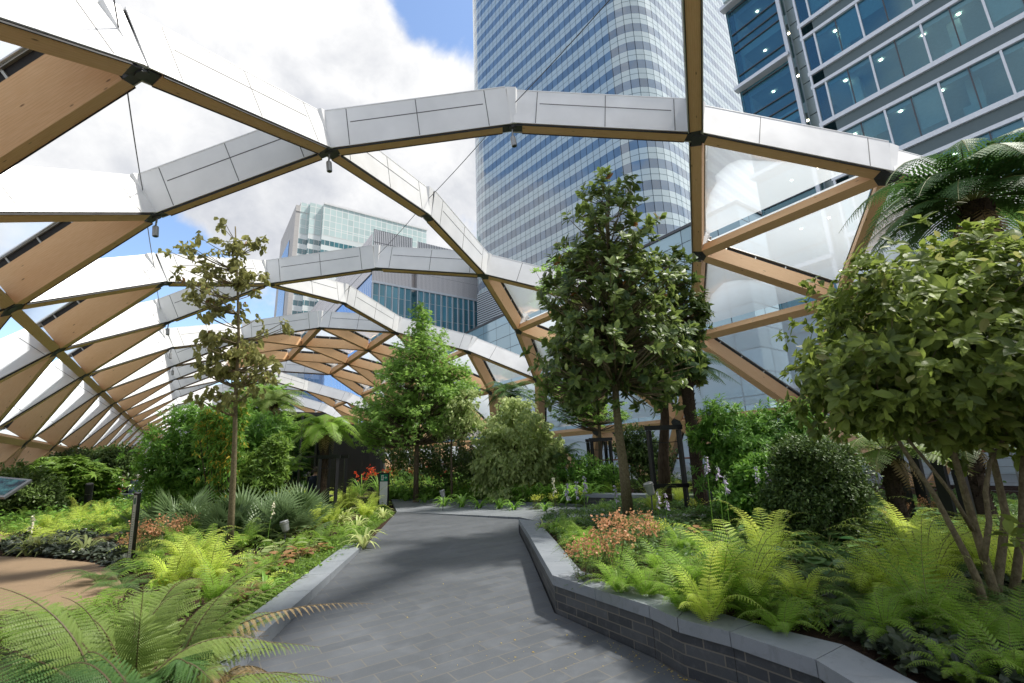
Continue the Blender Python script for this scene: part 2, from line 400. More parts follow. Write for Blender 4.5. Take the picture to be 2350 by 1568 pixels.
def do_member(m, mbT, mbC, mbR):
    a, b, d, n, s, L = frame_of(m); c = (a+b)/2
    third = {+1: None, -1: None}
    for t in tri:
        if (m[0], m[1]) in t and (m[2], m[3]) in t:
            o = [q for q in t if q != (m[0], m[1]) and q != (m[2], m[3])][0]
            third[1 if (node(*o)-c)@s > 0 else -1] = o
    pair = m[0]+m[2]; left = m[0] in 'ZCB' and m[2] in 'CBA'
    low = m[0] in 'Z' or m[2] in 'J'
    purlin = m[4] == 'p'
    dep = .32 if purlin else (.82 if left else .60)
    if purlin and m[0] in 'DEF': dep = .5
    w = .13
    tr = .24
    mbT.box(c+n*dep/2, d, s, n, L/2-tr, w, dep/2, 0)
    if purlin:
        mbR.box(c+n*(dep+.06), d, s, n, L/2-tr-.1, .05, .05, 0)
        return
    nocl = low or (third[1] and third[-1]) or (pair in ('HI',))
    top = 1.0
    for sg in (1, -1):
        if third[sg] is None and not nocl:
            # white panels on the open side
            mbC.box(c+n*(top+.03)/2+s*sg*(w+.030), d, s, n, L/2-.02, .012, (top-.03)/2, 0)
            if pair in ('AD', 'DE', 'EF'):
                mbC.box(c+n*.63+s*sg*(w+.0435), d, s, n, L/2-.62, .002, .011, 1)
                for q in (-L/2+.55, 0.0, L/2-.55): mbC.box(c+d*q+n*(top+.03)/2+s*sg*(w+.0437), d, s, n, .009, .002, (top-.06)/2, 1)
            else:
                for q in (-L*.18, L/2-.5): mbC.box(c+d*q+n*(top+.03)/2+s*sg*(w+.0437), d, s, n, .009, .002, (top-.06)/2, 1)
            mbR.box(c+n*(.004)+s*sg*(w+.008), d, s, n, L/2-tr, .008, .02, 0)
        else:
            # closed side: dark gap above the timber, light rail and brackets
            mbR.box(c+n*(dep+.075)+s*sg*.05, d, s, n, L/2-tr, .04, .073, 0)
            mbR.box(c+n*(dep+.165)+s*sg*(w-.02), d, s, n, L/2-.12, .035, .018, 1)
            nb = max(2, int(L/.95))
            for q in range(nb): mbR.box(c+d*((q+.5)/nb-.5)*(L-.6)+n*(dep+.075)+s*sg*(w-.03), d, s, n, .02, .02, .073, 1)
    if not nocl: mbC.box(c+n*(top+.012), d, s, n, L/2-.02, w+.05, .012, 0)
order = sorted(mem, key=lambda m: -apparent([node(m[0], m[1]), node(m[2], m[3])]))
ordD = [m for m in order if m[4] == 'd']; ordP = [m for m in order if m[4] == 'p']
for lst, nm, lim in ((ordD, 'beam', 99), (ordP, 'purlin', 45)):
    fT, fC, fR = MB(), MB(), MB()
    for i, m in enumerate(lst):
        if i < lim:
            T, C, Rr = MB(), MB(), MB(); do_member(m, T, C, Rr)
            o = T.build(nm, TIMBER, roof)
            if C.V: C.build('cladding', [WHITE, SEAM], o)
            if Rr.V: Rr.build('edge_rail', [GAP, RAIL], o)
        else: do_member(m, fT, fC, fR)
    o = fT.build('distant_'+nm+'s', TIMBER, roof); o['kind'] = 'stuff'
    if fC.V: fC.build('cladding', [WHITE, SEAM], o)['kind'] = 'stuff'
    if fR.V: fR.build('edge_rail', [GAP, RAIL], o)['kind'] = 'stuff'
# foil cushions
def cushion(mb, t):
    p = [node(*q)+nnorm(q[0])*(.98 if q[0] in 'ZCBA' else .78) for q in t]
    c = sum(p)/3; nn = np.cross(p[1]-p[0], p[2]-p[0]); nn /= np.linalg.norm(nn)
    if nn@(nnorm(t[0][0])) < 0: nn = -nn
    p = [q+(c-q)/np.linalg.norm(c-q)*.26 for q in p]
    N = 7; V = []; idx = {}
    for i in range(N+1):
        for j in range(N+1-i):
            a, b = i/N, j/N; g = 1-a-b; idx[(i, j)] = len(V)
            V.append(p[0]*a+p[1]*b+p[2]*g+nn*(27*a*b*g)**.7*.38)
    fs = []
    for i in range(N):
        for j in range(N-i):
            fs.append((idx[(i, j)], idx[(i+1, j)], idx[(i, j+1)]))
            if i+j < N-1: fs.append((idx[(i+1, j)], idx[(i+1, j+1)], idx[(i, j+1)]))
    mb.add(V, fs)
tr_o = sorted(tri, key=lambda t: -apparent([node(*q) for q in t])); far = MB()
for i, t in enumerate(tr_o):
    if i < 90: q = MB(); cushion(q, t); q.build('foil_cushion', ETFE, roof, smooth=True)
    else: cushion(far, t)
far.build('distant_foil_cushions', ETFE, roof, smooth=True)['kind'] = 'stuff'
# steel nodes with white node covers
links = {}
for m in mem:
    links.setdefault((m[0], m[1]), []).append((m[2], m[3])); links.setdefault((m[2], m[3]), []).append((m[0], m[1]))
def steel(mb, q, cov):
    p = node(*q); n = nnorm(q[0])
    if q not in links: return
    x = np.cross(n, (0, 1, 0)); x /= np.linalg.norm(x); y = np.array([0, 1.0, 0])
    mb.tube([p-n*.01, p+n*.34], .10, 8, 0)
    for o in links[q]:
        d = node(*o)-p; d /= np.linalg.norm(d); s = np.cross(d, n); s /= np.linalg.norm(s)
        for e in (-.095, .095): mb.box(p+d*.17+n*.17+s*e, d, s, n, .13, .012, .155, 0)
        mb.box(p+d*.17+n*.03, d, s, n, .10, .085, .010, 0)
        mb.box(p+d*.245+n*.15, d, s, n, .010, .122, .135, 0)
    opn = q[0] in 'ADEFG' and not (q[0] in 'DEF' and 5.2 < q[1] < 7.2)
    if opn: cov.tube([p+n*.05, p+n*.5, p+n*1.03], [.175, .19, .225], 6, 0)
    if q[0] in 'AE': pass
fN, fC = MB(), MB()
nl = sorted(nodes, key=lambda q: -apparent([node(*q)]))
for i, q in enumerate(nl):
    if i < 80 and q in links:
        a_, c_ = MB(), MB(); steel(a_, q, c_); o = a_.build('steel_node', DARK, roof)
        if c_.V: c_.build('node_cover', WHITE, o)
    else: steel(fN, q, fC)
o = fN.build('distant_steel_nodes', DARK, roof); o['kind'] = 'stuff'
if fC.V: fC.build('node_cover', WHITE, o)['kind'] = 'stuff'
# tie cables along the two shoulder rows and the crown
for r in 'AE':
    for k in ks(r):
        k = float(k)
        if (r, k+1) in nodes and k < 12 and k > -2:
            a_, b_ = node(r, k)+nnorm(r)*.62, node(r, k+1)+nnorm(r)*.62
            c_ = MB(); t_ = np.linspace(0, 1, 9)[:, None]; pts = a_*(1-t_)+b_*t_-np.array([0, 0, .06])*(4*t_*(1-t_)); c_.tube(pts, .011, 5, 0)
            c_.tube([a_, a_+(b_-a_)*.02], .03, 6, 0)
            c_.build('tie_cable', DARK, roof, smooth=True)
# hanging spotlights: things of their own
SPOT = plain('spotlight_grey', (.33, .34, .34), .4, .5); LENS = plain('spotlight_lens', (.03, .03, .035), .15)
def spotlight(p, ordi, which):
    root = empty('roof_spotlight', p, which, 'spotlight', 'spotlights hanging below the roof nodes')
    m = MB(); m.tube([p, p-np.array([0, 0, .20])], .022, 6, 0); m.build('stem', SPOT, root)
    q = p-np.array([0, 0, .20]); ax = np.array([.10, -.06, -1.0]); ax /= np.linalg.norm(ax)
    m = MB(); m.tube([q, q+ax*.02, q+ax*.04, q+ax*.26, q+ax*.27], [.035, .06, .064, .064, .06], 14, 0, cap=True); m.build('housing', SPOT, root, smooth=False)
    m = MB(); m.tube([q+ax*.271, q+ax*.280], [.05, .048], 14, 0); m.build('lens', LENS, root)
spots = [('D', 1.5, 'grey spotlight under the first node left of the tower, where four white beams cross'), ('E', 1, 'grey spotlight hanging below the crown beam in front of the striped tower'),
         ('A', 2, 'grey spotlight under the left shoulder of the roof, above the leafy slender tree'), ('A', 4, 'small grey spotlight low on the left shoulder, behind the slender tree top'),
         ('A', 5, 'smaller grey spotlight just below the one behind the slender tree top'), ('A', 6, 'tiny grey spotlight third along the far left shoulder of the roof'), ('E', 8, 'tiny grey spotlight under the far white arch behind the timber triangles')]
for i, (r, k, t_) in enumerate(spots): spotlight(node(r, float(k))-np.array([0, 0, .02]), i, t_)
# low handrails along both sides of the roof's foot
RWOOD = plain('handrail_wood', (.28, .10, .055), .4); WIRE = plain('stainless_wire', (.35, .35, .35), .35, .8)
for nm, X, y0, y1, lab in (('handrail', -1.27*UM, 6, 60, 'reddish wooden handrail on thin wires along the left foot of the roof'), ('handrail', 3.5*UM, -6, 45, 'reddish wooden handrail on thin wires behind the right hand planting')):
    root = empty(nm, (X, y0, .1), lab, 'handrail', 'handrails at the foot of the roof')
    m = MB(); m.tube([(X, y0, 1.35), (X, (y0+y1)/2, 1.35), (X, y1, 1.35)], .035, 8); m.build('rail', RWOOD, root)
    m = MB()
    for z in (.35, .55, .75, .95, 1.15): m.tube([(X, y0, z), (X, y1, z)], .006, 4)
    m.build('wires', WIRE, root)
    for y in np.arange(y0, y1, 3.0): m = MB(); m.bar((X, y, .1), (X, y, 1.33), .03, .05, (1, 0, 0)); m.build('post', WIRE, root)

# ---------------------------------------------------------------- surroundings: ground and towers
def m_ground():
    a = NT('city_paving'); c = a.coord(); f = a.noise(c, .08, 5); return a.done(a.bsdf(a.ramp(f, (.14, .14, .14), (.24, .23, .22), .3, .7), .85))
g = MB(); g.add([(-900, -900, -.35), (900, -900, -.35), (900, 900, -.35), (-900, 900, -.35)], [(0, 1, 2, 3)]); tag(g.build('ground', m_ground()), kind='structure')
def wall_strip(mb, pts, z0, z1, u0=0.0, mat=0):
    ln = u0
    for i in range(len(pts)-1):
        a, b = pts[i], pts[i+1]; d = math.dist(a, b)
        mb.add([(a[0], a[1], z0), (b[0], b[1], z0), (b[0], b[1], z1), (a[0], a[1], z1)], [(0, 1, 2, 3)], mat, [(ln, 0), (ln+d, 0), (ln+d, z1-z0), (ln, z1-z0)]); ln += d
def azv(a): return np.array([math.sin(RAD(a)), math.cos(RAD(a))])
def rounded(corners, r, n=7):
    out_ = []; N = len(corners)
    for i in range(N):
        p, q, s = np.array(corners[i-1]), np.array(corners[i]), np.array(corners[(i+1) % N])
        d1 = (p-q)/np.linalg.norm(p-q); d2 = (s-q)/np.linalg.norm(s-q)
        for t in np.linspace(0, 1, n):
            a = q+d1*r*(1-t)**2*1.0+d2*r*t**2*1.0 if r > 0 else q
            out_.append(tuple(a))
            if r == 0: break
    return out_
def seq(mk, z_list, root, name):
    first = None
    for z in z_list:
        if first is None: first = mk(); first.location.z += z
        else:
            c = first.copy(); COL.objects.link(c); c.parent = root; c.location.z = first.location.z+(z-z_list[0])
# striped glass tower
C0 = azv(54.5)*71.2; d1, d2 = azv(-6.0), azv(84.0)
cs = [C0+d1*53.6, C0, C0+d2*57, C0+d1*53.6+d2*57]
outl = rounded(cs, 8.0, 9); outl = outl+[outl[0]]
TG = m_facade('tower_blue_glass', (.06, .115, .18), mod=1.5, line=.11, metal=.0, rough=.05, vary=.6, linecol=(.02, .03, .045), coat=1.8)
TS = m_facade('tower_pale_band', (.42, .52, .55), mod=1.5, line=.10, metal=.0, rough=.12, hline=[(1.12, .045)], vary=.10, linecol=(.08, .11, .13), coat=1.5)
t1 = empty('glass_tower', (C0[0], C0[1], -.3), 'tall glass tower with blue and pale stripes and a rounded corner', 'tower')
def mk(h0, h1, name, mat):
    def f():
        m = MB(); wall_strip(m, outl, h0, h1); return m.build(name, mat, t1, smooth=False)
    return f
zs = [28+4.1*i for i in range(42)]
seq(mk(0, 1.85, 'window_band', TG), zs, t1, 'window_band'); seq(mk(1.85, 4.1, 'pale_band', TS), zs, t1, 'pale_band')
LOU = NT('louvre_metal'); _uv = LOU.coord('UV'); _s = LOU.n('ShaderNodeSeparateXYZ'); LOU.l(_uv, _s.inputs[0])
_f = LOU.math('LESS_THAN', LOU.math('FRACT', LOU.math('MULTIPLY', _s.outputs[1], 1.9)), .45)
LOU = LOU.done(LOU.bsdf(LOU.mix(_f, (.55, .6, .62), (.03, .035, .045)), .4, .2))
def m_grid(name, base, px, py, lw, lcol, rough=.08, metal=.3, vary=.15, spec=.8):
    a = NT(name); uv = a.coord('UV'); s = a.n('ShaderNodeSeparateXYZ'); a.l(uv, s.inputs[0])
    x, y = a.math('DIVIDE', s.outputs[0], px), a.math('DIVIDE', s.outputs[1], py)
    ln = a.math('MAXIMUM', a.math('LESS_THAN', a.math('FRACT', x), lw/px), a.math('LESS_THAN', a.math('FRACT', y), lw/py))
    cb = a.n('ShaderNodeCombineXYZ'); a.l(a.math('FLOOR', x), cb.inputs[0]); a.l(a.math('FLOOR', y), cb.inputs[1])
    wn = a.n('ShaderNodeTexWhiteNoise', noise_dimensions='2D'); a.l(cb.outputs[0], wn.inputs['Vector'])
    c = a.mix(a.math('MULTIPLY', wn.outputs['Value'], vary), base, tuple(q*.45 for q in base)); c = a.mix(ln, c, lcol)
    wob = a.noise(a.mapping(a.coord('Object'), (.3, .3, .3)), 1.0, 2); bp = a.n('ShaderNodeBump'); bp.inputs['Strength'].default_value = .1; bp.inputs['Distance'].default_value = .25; a.l(wob, bp.inputs['Height'])
    b = a.n('ShaderNodeBsdfPrincipled'); a.l(c, b.inputs['Base Color']); b.inputs['Metallic'].default_value = metal; a.l(a.math('ADD', a.math('MULTIPLY', ln, .5), rough), b.inputs['Roughness'])
    b.inputs['Specular IOR Level'].default_value = spec; a.l(bp.outputs[0], b.inputs['Normal']); return a.done(b.outputs[0])
m = MB(); wall_strip(m, outl, -.3, 28.0); m.build('lower_glazing', m_grid('tower_lower_glass', (.34, .47, .54), 3.0, 2.0, .06, (.05, .07, .09)), t1)
m = MB(); m.add([(p[0], p[1], 200) for p in outl[:-1]], [tuple(range(len(outl)-1))]); m.build('roof', WHITE, t1)
_e = C0+d1*50; _nn = np.array([-d2[0], -d2[1]])
m = MB(); a_, b_ = C0+d1*49+_nn*.25, C0+d1*12+_nn*.25; wall_strip(m, [a_, b_], 30.3, 39.2); m.build('plant_louvres', LOU, t1)
a_, b_ = C0+d2*14-d1*.25, C0+d2*34-d1*.25
m = MB(); wall_strip(m, [a_, b_], 30.3, 39.2); m.build('plant_louvres', LOU, t1)
# podium of the tower
LP = 46.0; HP = .559*LP+1.6; yc = LP/math.tan(RAD(63.2))
t2 = empty('glass_podium', (LP, yc, -.3), 'low podium block clad in large pale blue glass panels in front of the striped tower', 'building')
m = MB(); wall_strip(m, [(LP, 104), (LP, yc), (LP+9, yc), (LP+4.5, 104), (LP, 104)], -.3, HP-.0); m.build('glass_wall', m_grid('podium_glass', (.36, .52, .60), 4.6, 2.35, .10, (.04, .06, .08), vary=.35), t2)
m = MB(); m.poly_prism([(LP-.15, 104), (LP-.15, yc-.15), (LP+9.15, yc-.15), (LP+4.6, 104)], HP, HP+.35); m.build('parapet', DARK, t2)
# right hand office building with visible interiors
XB = 33.0
GL = NT('office_glass')
_tr = GL.n('ShaderNodeBsdfTransparent'); _tr.inputs[0].default_value = (.50, .83, .92, 1)
_gl = GL.n('ShaderNodeBsdfGlossy'); _gl.inputs[0].default_value = (.50, .75, .88, 1); _gl.inputs['Roughness'].default_value = .03
_fr = GL.n('ShaderNodeFresnel'); _fr.inputs[0].default_value = 1.75
_df = GL.n('ShaderNodeBsdfDiffuse'); _df.inputs[0].default_value = (.03, .18, .28, 1)
_m0 = GL.n('ShaderNodeMixShader'); _m0.inputs[0].default_value = .18; GL.l(_tr.outputs[0], _m0.inputs[1]); GL.l(_df.outputs[0], _m0.inputs[2])
_m1 = GL.n('ShaderNodeMixShader'); GL.l(GL.math('ADD', GL.math('MULTIPLY', _fr.outputs[0], 1.1), .08), _m1.inputs[0]); GL.l(_m0.outputs[0], _m1.inputs[1]); GL.l(_gl.outputs[0], _m1.inputs[2])
GL = GL.done(_m1.outputs[0])
OWH = plain('office_white_metal', (.72, .75, .79), .4, .15); OGR = plain('office_spandrel', (.10, .14, .15), .5); OPAN = plain('office_pale_panel', (.42, .50, .50), .3, .2)
OIN = plain('office_interior', (.62, .76, .80), .8); OBL = plain('office_blind', (.55, .68, .70), .8); OLA = NT('ceiling_lamp_glow'); OLA = OLA.done(OLA.bsdf((1, .9, .7), .5, emis=(1, .86, .6), estr=7))
t3 = empty('office_building', (XB, 15.4, -.3), 'office building of wide teal windows with white sills at the upper right', 'building')
YE = 10.15                      # left end of the projecting bay; recessed strip and left bay lie beyond it
FP = 4.08; ztop = 39.0; nfl = 9
z_w0 = 21.15+1.6                # sill level of one window row at the level measured in the photo
rows_z = [z_w0+FP*i for i in range(-5, 5)]
mod = 2.53; cols = [YE-.75-mod*i for i in range(8)]
m = MB(); m.abox(XB+7.5, XB+16, -12, 15.3, -.3, ztop); m.abox(XB+.5, XB+7.5, -12, 15.25, ztop-.6, ztop); m.abox(XB+.4, XB+7.5, -12.2, -11.9, -.3, ztop); m.abox(XB+2.4, XB+7.5, 15.2, 15.5, -.3, ztop)
m.build('wall', OIN, t3)
r0 = np.random.default_rng(3)
firstw = None
for zi, z in enumerate(rows_z):
    m = MB(); m.abox(XB+.35, XB+7.4, -11.9, YE, z+2.95, z+FP-.25); m.abox(XB+2.3, XB+7.4, YE+.05, 15.2, z+2.95, z+FP-.25); o = m.build('floor_slab', OIN, t3)
    lamps = []
    for q in range(9):
        yy = YE-1.2-q*1.9-r0.random()*.8
        if r0.random() < .75: lamps.append((XB+1.2, yy))
    for xx, yy in lamps+[(XB+3.2, 11.9), (XB+3.2, 13.8)]: l = MB(); l.abox(xx, xx+.16, yy, yy+.16, z+2.905, z+2.945); l.build('ceiling_lamp', OLA, o)
    m = MB(); m.abox(XB-.16, XB+.1, -12, YE+.12, z-.30, z); m.build('sill_band', OWH, t3)
    m = MB(); m.abox(XB-.16, XB+.1, -12, YE+.12, z+2.72, z+2.95); m.build('head_band', OWH, t3)
    m = MB(); m.abox(XB+.0, XB+.3, -12, YE, z+2.95, z+FP-.30); m.build('spandrel', OGR, t3)
    for ci, yy in enumerate(cols):
        y0_, y1_ = yy-mod, yy
        if zi == 0 and ci == 0 or firstw is None:
            w_ = MB(); w_.add([(XB, y1_, z), (XB, y0_, z), (XB, y0_, z+2.72), (XB, y1_, z+2.72)], [(0, 1, 2, 3)]); firstw = w_.build('window', GL, t3); f0 = (z, yy)
            w_ = MB(); w_.abox(XB-.12, XB+.02, y1_-.05, y1_+.05, z, z+2.72, 0); w_.build('mullion', OWH, firstw)
            w_ = MB(); w_.abox(XB-.04, XB+.02, (y0_+y1_)/2-.03, (y0_+y1_)/2+.03, z, z+2.72, 0); w_.build('thin_mullion', DARK, firstw)
        else:
            c = copy_tree(firstw, t3); c.location = (firstw.location.x, firstw.location.y+yy-f0[1], firstw.location.z+z-f0[0])
    # blinds and furniture standing inside
    b_ = MB()
    for ci, yy in enumerate(cols):
        for h in range(2):
            u = r0.random(); ya, yb = yy-mod*(h+1)/2+.06, yy-mod*h/2-.06
            drop = .45 if u < .7 else (1.4 if u < .85 else 2.4)
            b_.abox(XB+.16, XB+.18, ya, yb, z+2.9-drop, z+2.9)
        if r0.random() < .5: b_.abox(XB+1.0, XB+1.5, yy-1.4, yy-.5, z-.1, z+.75+r0.random()*.5)
    b_.build('blinds', OBL, t3)
    b_ = MB()
    for yy in (YE-1.6, YE-6.7, YE-11.8): b_.abox(XB+1.6, XB+2.2, yy-.5, yy+.1, z-.2, z+2.95)
    b_.build('columns', OBL, t3)
w_ = MB(); w_.abox(XB+.0, XB+.1, YE-.75, YE-.0, rows_z[0], ztop-1); w_.build('end_glazing', GL, t3)
w_ = MB(); w_.abox(XB-.15, XB+.02, YE-.06, YE+.06, rows_z[0], ztop-1); w_.build('corner_post', OWH, t3)
# recessed strip and left bay
m = MB()
for zi, z in enumerate(rows_z):
    for q in range(3): m.abox(XB+2.0, XB+2.2, YE+.1, YE+1.25, z-.38+q*FP/3+.04, z-.38+(q+1)*FP/3-.04)
m.build('pale_panels', OPAN, t3)
m = MB(); m.abox(XB+2.2, XB+2.3, YE+.05, YE+1.4, -.3, ztop); m.abox(XB+1.0, XB+1.25, YE+1.25, YE+1.5, -.3, ztop); m.build('downpipe', OWH, t3)
for zi, z in enumerate(rows_z):
    m = MB(); m.add([(XB+1.4, 15.4, z-.4), (XB+1.4, YE+1.4, z-.4), (XB+1.4, YE+1.4, z+3.68), (XB+1.4, 15.4, z+3.68)], [(0, 1, 2, 3)]); o = m.build('bay_window', GL, t3)
    for h in (-.4, .6, 2.9): m = MB(); m.abox(XB+1.3, XB+1.42, YE+1.5, 15.42, z+h-.035, z+h+.035); m.build('glazing_bar', DARK, o)
    if zi % 2 == 0:
        m = MB(); m.abox(XB+.75, XB+1.4, YE+1.3, 15.75, z+3.2, z+3.5); m.build('cornice', OWH, t3)
m = MB(); m.abox(XB+1.38, XB+8, 15.42, 15.6, -.3, ztop); m.build('side_glazing', m_grid('side_glass', (.06, .20, .26), 2.2, 1.0, .05, (.02, .03, .03)), t3)
# dark office block with fins, centre
YS = 100.0; XS = YS*.3075; HS = YS*.534/1.0*1.0+1.6
t4 = empty('finned_office_block', (XS, YS, -.3), 'dark glass office block with pale vertical fins and a louvred top storey', 'building')
SG = m_grid('dark_curtain_glass', (.10, .32, .42), 1.55, 3.9, .10, (.45, .48, .48), rough=.05, metal=.2, vary=.55)
SGL = m_grid('blue_curtain_glass', (.10, .32, .75), 1.55, 30, .16, (.45, .47, .48), rough=.05, metal=.4, vary=.25)
SL = m_grid('louvre_cladding', (.80, .76, .75), .35, 4.2, .09, (.45, .43, .43), rough=.5, metal=.3, vary=.1)
hz = HS-13.2
sA = [(XS+11, YS), (XS+62, YS)]; sB = [(XS, YS), (XS+9.6, YS), (XS+9.6, YS+2), (XS+11, YS+2), (XS+11, YS), (XS+62, YS)]
m = MB(); wall_strip(m, sB, -.3, hz); m.build('glass_wall', SG, t4)
m = MB(); wall_strip(m, [(XS, YS+85), (XS, YS)], -.3, hz+2); m.build('side_glass_wall', SGL, t4)
m = MB(); wall_strip(m, sB, hz, HS-6.5); m.build('louvre_wall', SL, t4)
m = MB(); wall_strip(m, [(XS-.2, YS+85), (XS-.2, YS-.1)], hz+2, HS-1.0); m.build('side_louvre_wall', SL, t4)
gm = m_grid('louvre_screen', (.85, .84, .84), .45, 3.2, .16, (.20, .20, .22), rough=.4, metal=.5, vary=.1)
m = MB(); wall_strip(m, [(XS, YS), (XS+9.6, YS)], HS-6.5, HS); wall_strip(m, [(XS+11, YS), (XS+62, YS)], HS-6.5, HS-.5); m.build('roof_screen', gm, t4)
m = MB(); m.abox(XS+.5, XS+62, YS+3, YS+85, hz, HS-8); m.build('plant_room', SL, t4)
m = MB()
for zz in (HS-6.5, hz): m.abox(XS+.0, XS+62, YS-.35, YS-.02, zz-.25, zz+.25)
m.build('cornice', OWH, t4)
for i in range(34):
    x = XS+.2+i*1.55
    if XS+9.4 < x < XS+11: continue
    m = MB(); m.abox(x-.07, x+.07, YS-.42, YS-.03, -.3, hz); m.build('fin', OWH, t4)
# pale stone and glass tower, far left
YC = 170.0; XC = YC*math.tan(RAD(8.0)); HC = .566*YC+1.6
t5 = empty('pale_office_tower', (XC, YC, -.3), 'pale stone office tower with teal window bands and a stepped glass corner, far left', 'tower')
CG = m_facade('teal_window_band', (.03, .12, .14), mod=1.7, line=.16, linecol=(.62, .63, .62), metal=.0, rough=.06, vary=.7, coat=1.45)
CW = m_facade('pale_spandrel_band', (.66, .72, .70), mod=5.1, line=.22, linecol=(.70, .70, .68), metal=.0, rough=.3, vary=.2)
CT = m_grid('pale_top_glass', (.60, .74, .72), 2.2, 2.6, .22, (.72, .72, .70), rough=.2, metal=.1, vary=.3)
CST = m_grid('pale_stone', (.52, .50, .48), 3.4, 2.0, .05, (.33, .32, .31), rough=.6, metal=0, vary=.15, spec=.3)
oc = [(XC+9, YC), (XC+49.7, YC)]; oc2 = [(XC+1.5, YC+3.2), (XC+4.6, YC+3.2), (XC+4.6, YC+1.6), (XC+9, YC+1.6), (XC+9, YC), (XC+51, YC)]
fl = 4.0; nfl = int((HC-14)/fl)
def mkc(h0, h1, name, mat):
    def f():
        m = MB(); wall_strip(m, oc2, h0, h1); return m.build(name, mat, t5)
    return f
zc = [HC-14-fl*(i+1) for i in range(nfl)]
seq(mkc(1.2, 3.2, 'window_band', CG), zc, t5, ''); seq(mkc(3.2, 5.2, 'spandrel_band', CW), zc, t5, '')
m = MB(); wall_strip(m, oc2, HC-12.9, HC-9.4); wall_strip(m, [(a, b) for a, b in oc2], HC-9.4, HC); m.build('top_glazing', CT, t5)
m = MB(); m.abox(XC+9, XC+51.3, YC-.3, YC, HC-.2, HC+.6); m.build('parapet', WHITE, t5)
m = MB(); wall_strip(m, [(XC, YC+38), (XC, YC+3.2), (XC+1.5, YC+3.2)], -.3, HC-1.5); wall_strip(m, [(XC+1.5, YC+8), (XC+1.5, YC+3.2)], HC-1.5, HC); m.build('stone_wall', CST, t5)
m = MB(); wall_strip(m, [(XC-.15, YC+30), (XC-.15, YC+12)], -.3, HC-12); m.build('side_glazing', m_grid('side_blue_glass', (.16, .26, .40), 2.4, 3.9, .12, (.4, .42, .44)), t5)
m = MB(); m.add([(XC, YC+38, HC-4), (XC+50, YC+38, HC-4), (XC+50, YC+3, HC-4), (XC, YC+3, HC-4)], [(0, 1, 2, 3)]); m.build('roof', WHITE, t5)
# ---------------------------------------------------------------- paving, beds, walls
def m_paver(name, bx, by, c1, c2, mortar, rotz, msize=.006, rough=.55, off=.5, patch=.35, spec=.4):
    a = NT(name); c = a.coord(); v = a.mapping(c, (1, 1, 1), (0, 0, rotz))
    b = a.n('ShaderNodeTexBrick'); a.l(v, b.inputs['Vector']); b.offset = off; b.squash = 1
    b.inputs['Scale'].default_value = 1; b.inputs['Brick Width'].default_value = bx; b.inputs['Row Height'].default_value = by; b.inputs['Mortar Size'].default_value = msize; b.inputs['Mortar Smooth'].default_value = .1; b.inputs['Bias'].default_value = 0
    b.inputs['Color1'].default_value = (*c1, 1); b.inputs['Color2'].default_value = (*c2, 1); b.inputs['Mortar'].default_value = (*mortar, 1)
    n = a.noise(c, .55, 4, .6); n2_ = a.noise(c, 3.2, 4, .65, .6); sp = a.noise(c, 190, 2, .7)
    col = a.mix(a.math('MULTIPLY', a.step(n2_, .5, .68), patch*.7), b.outputs['Color'], tuple(min(1, q*1.55+.01) for q in c2))
    col = a.mix(a.math('MULTIPLY', a.step(n, .45, .7), .4), col, tuple(q*.6 for q in c1))
    col = a.mix(a.math('MULTIPLY', a.step(sp, .55, .8), .35), col, tuple(q*2.0 for q in c2))
    h = a.math('SUBTRACT', a.math('MULTIPLY', sp, .15), b.outputs['Fac'])
    return a.done(a.bsdf(col, a.math('ADD', a.math('MULTIPLY', n2_, .3), rough-.15), 0, spec, h, .35, .004))
SLATE = m_paver('slate_paving', .46, .168, (.080, .088, .098), (.104, .113, .124), (.145, .135, .115), 0.0, .0048)
DECK = m_paver('pale_granite_paving', 3.2, .30, (.185, .20, .215), (.215, .23, .245), (.05, .05, .055), RAD(-18), .006, .5, .3, .25)
BRICK = None
def m_wallbrick():
    a = NT('slate_brick'); uv = a.coord('UV')
    b = a.n('ShaderNodeTexBrick'); a.l(uv, b.inputs['Vector']); b.offset = .5
    b.inputs['Scale'].default_value = 1; b.inputs['Brick Width'].default_value = .30; b.inputs['Row Height'].default_value = .075; b.inputs['Mortar Size'].default_value = .005; b.inputs['Bias'].default_value = -.1
    b.inputs['Color1'].default_value = (.045, .049, .056, 1); b.inputs['Color2'].default_value = (.10, .105, .112, 1); b.inputs['Mortar'].default_value = (.16, .145, .12, 1)
    c = a.coord(); n = a.noise(c, 14, 5, .7)
    col = a.mix(a.math('MULTIPLY', a.step(n, .5, .75), .4), b.outputs['Color'], (.16, .165, .17))
    return a.done(a.bsdf(col, .6, 0, .4, a.math('SUBTRACT', a.math('MULTIPLY', n, .4), b.outputs['Fac']), .5, .006))
BRICK = m_wallbrick()
def m_cope():
    a = NT('grey_granite_coping'); c = a.coord(); n = a.noise(c, 160, 2, .7); k = a.noise(c, 2.5, 4)
    col = a.ramp(k, (.20, .222, .245), (.255, .275, .30), .3, .7); col = a.mix(a.math('MULTIPLY', a.step(n, .55, .8), .3), col, (.4, .42, .45)); st = a.noise(c, 7, 6, .75, .8); col = a.mix(a.math('MULTIPLY', a.step(st, .52, .70), .45), col, (.12, .13, .13))
    return a.done(a.bsdf(col, .5, 0, .4, n, .12, .002))
COPE = m_cope()
def m_soil():
    a = NT('bark_mulch_soil'); c = a.coord(); n = a.noise(c, 38, 5, .75); k = a.noise(c, 3, 3)
    col = a.ramp(n, (.018, .012, .009), (.085, .052, .036), .3, .75)
    return a.done(a.bsdf(col, .95, 0, .1, n, .9, .03))
SOIL = m_soil()
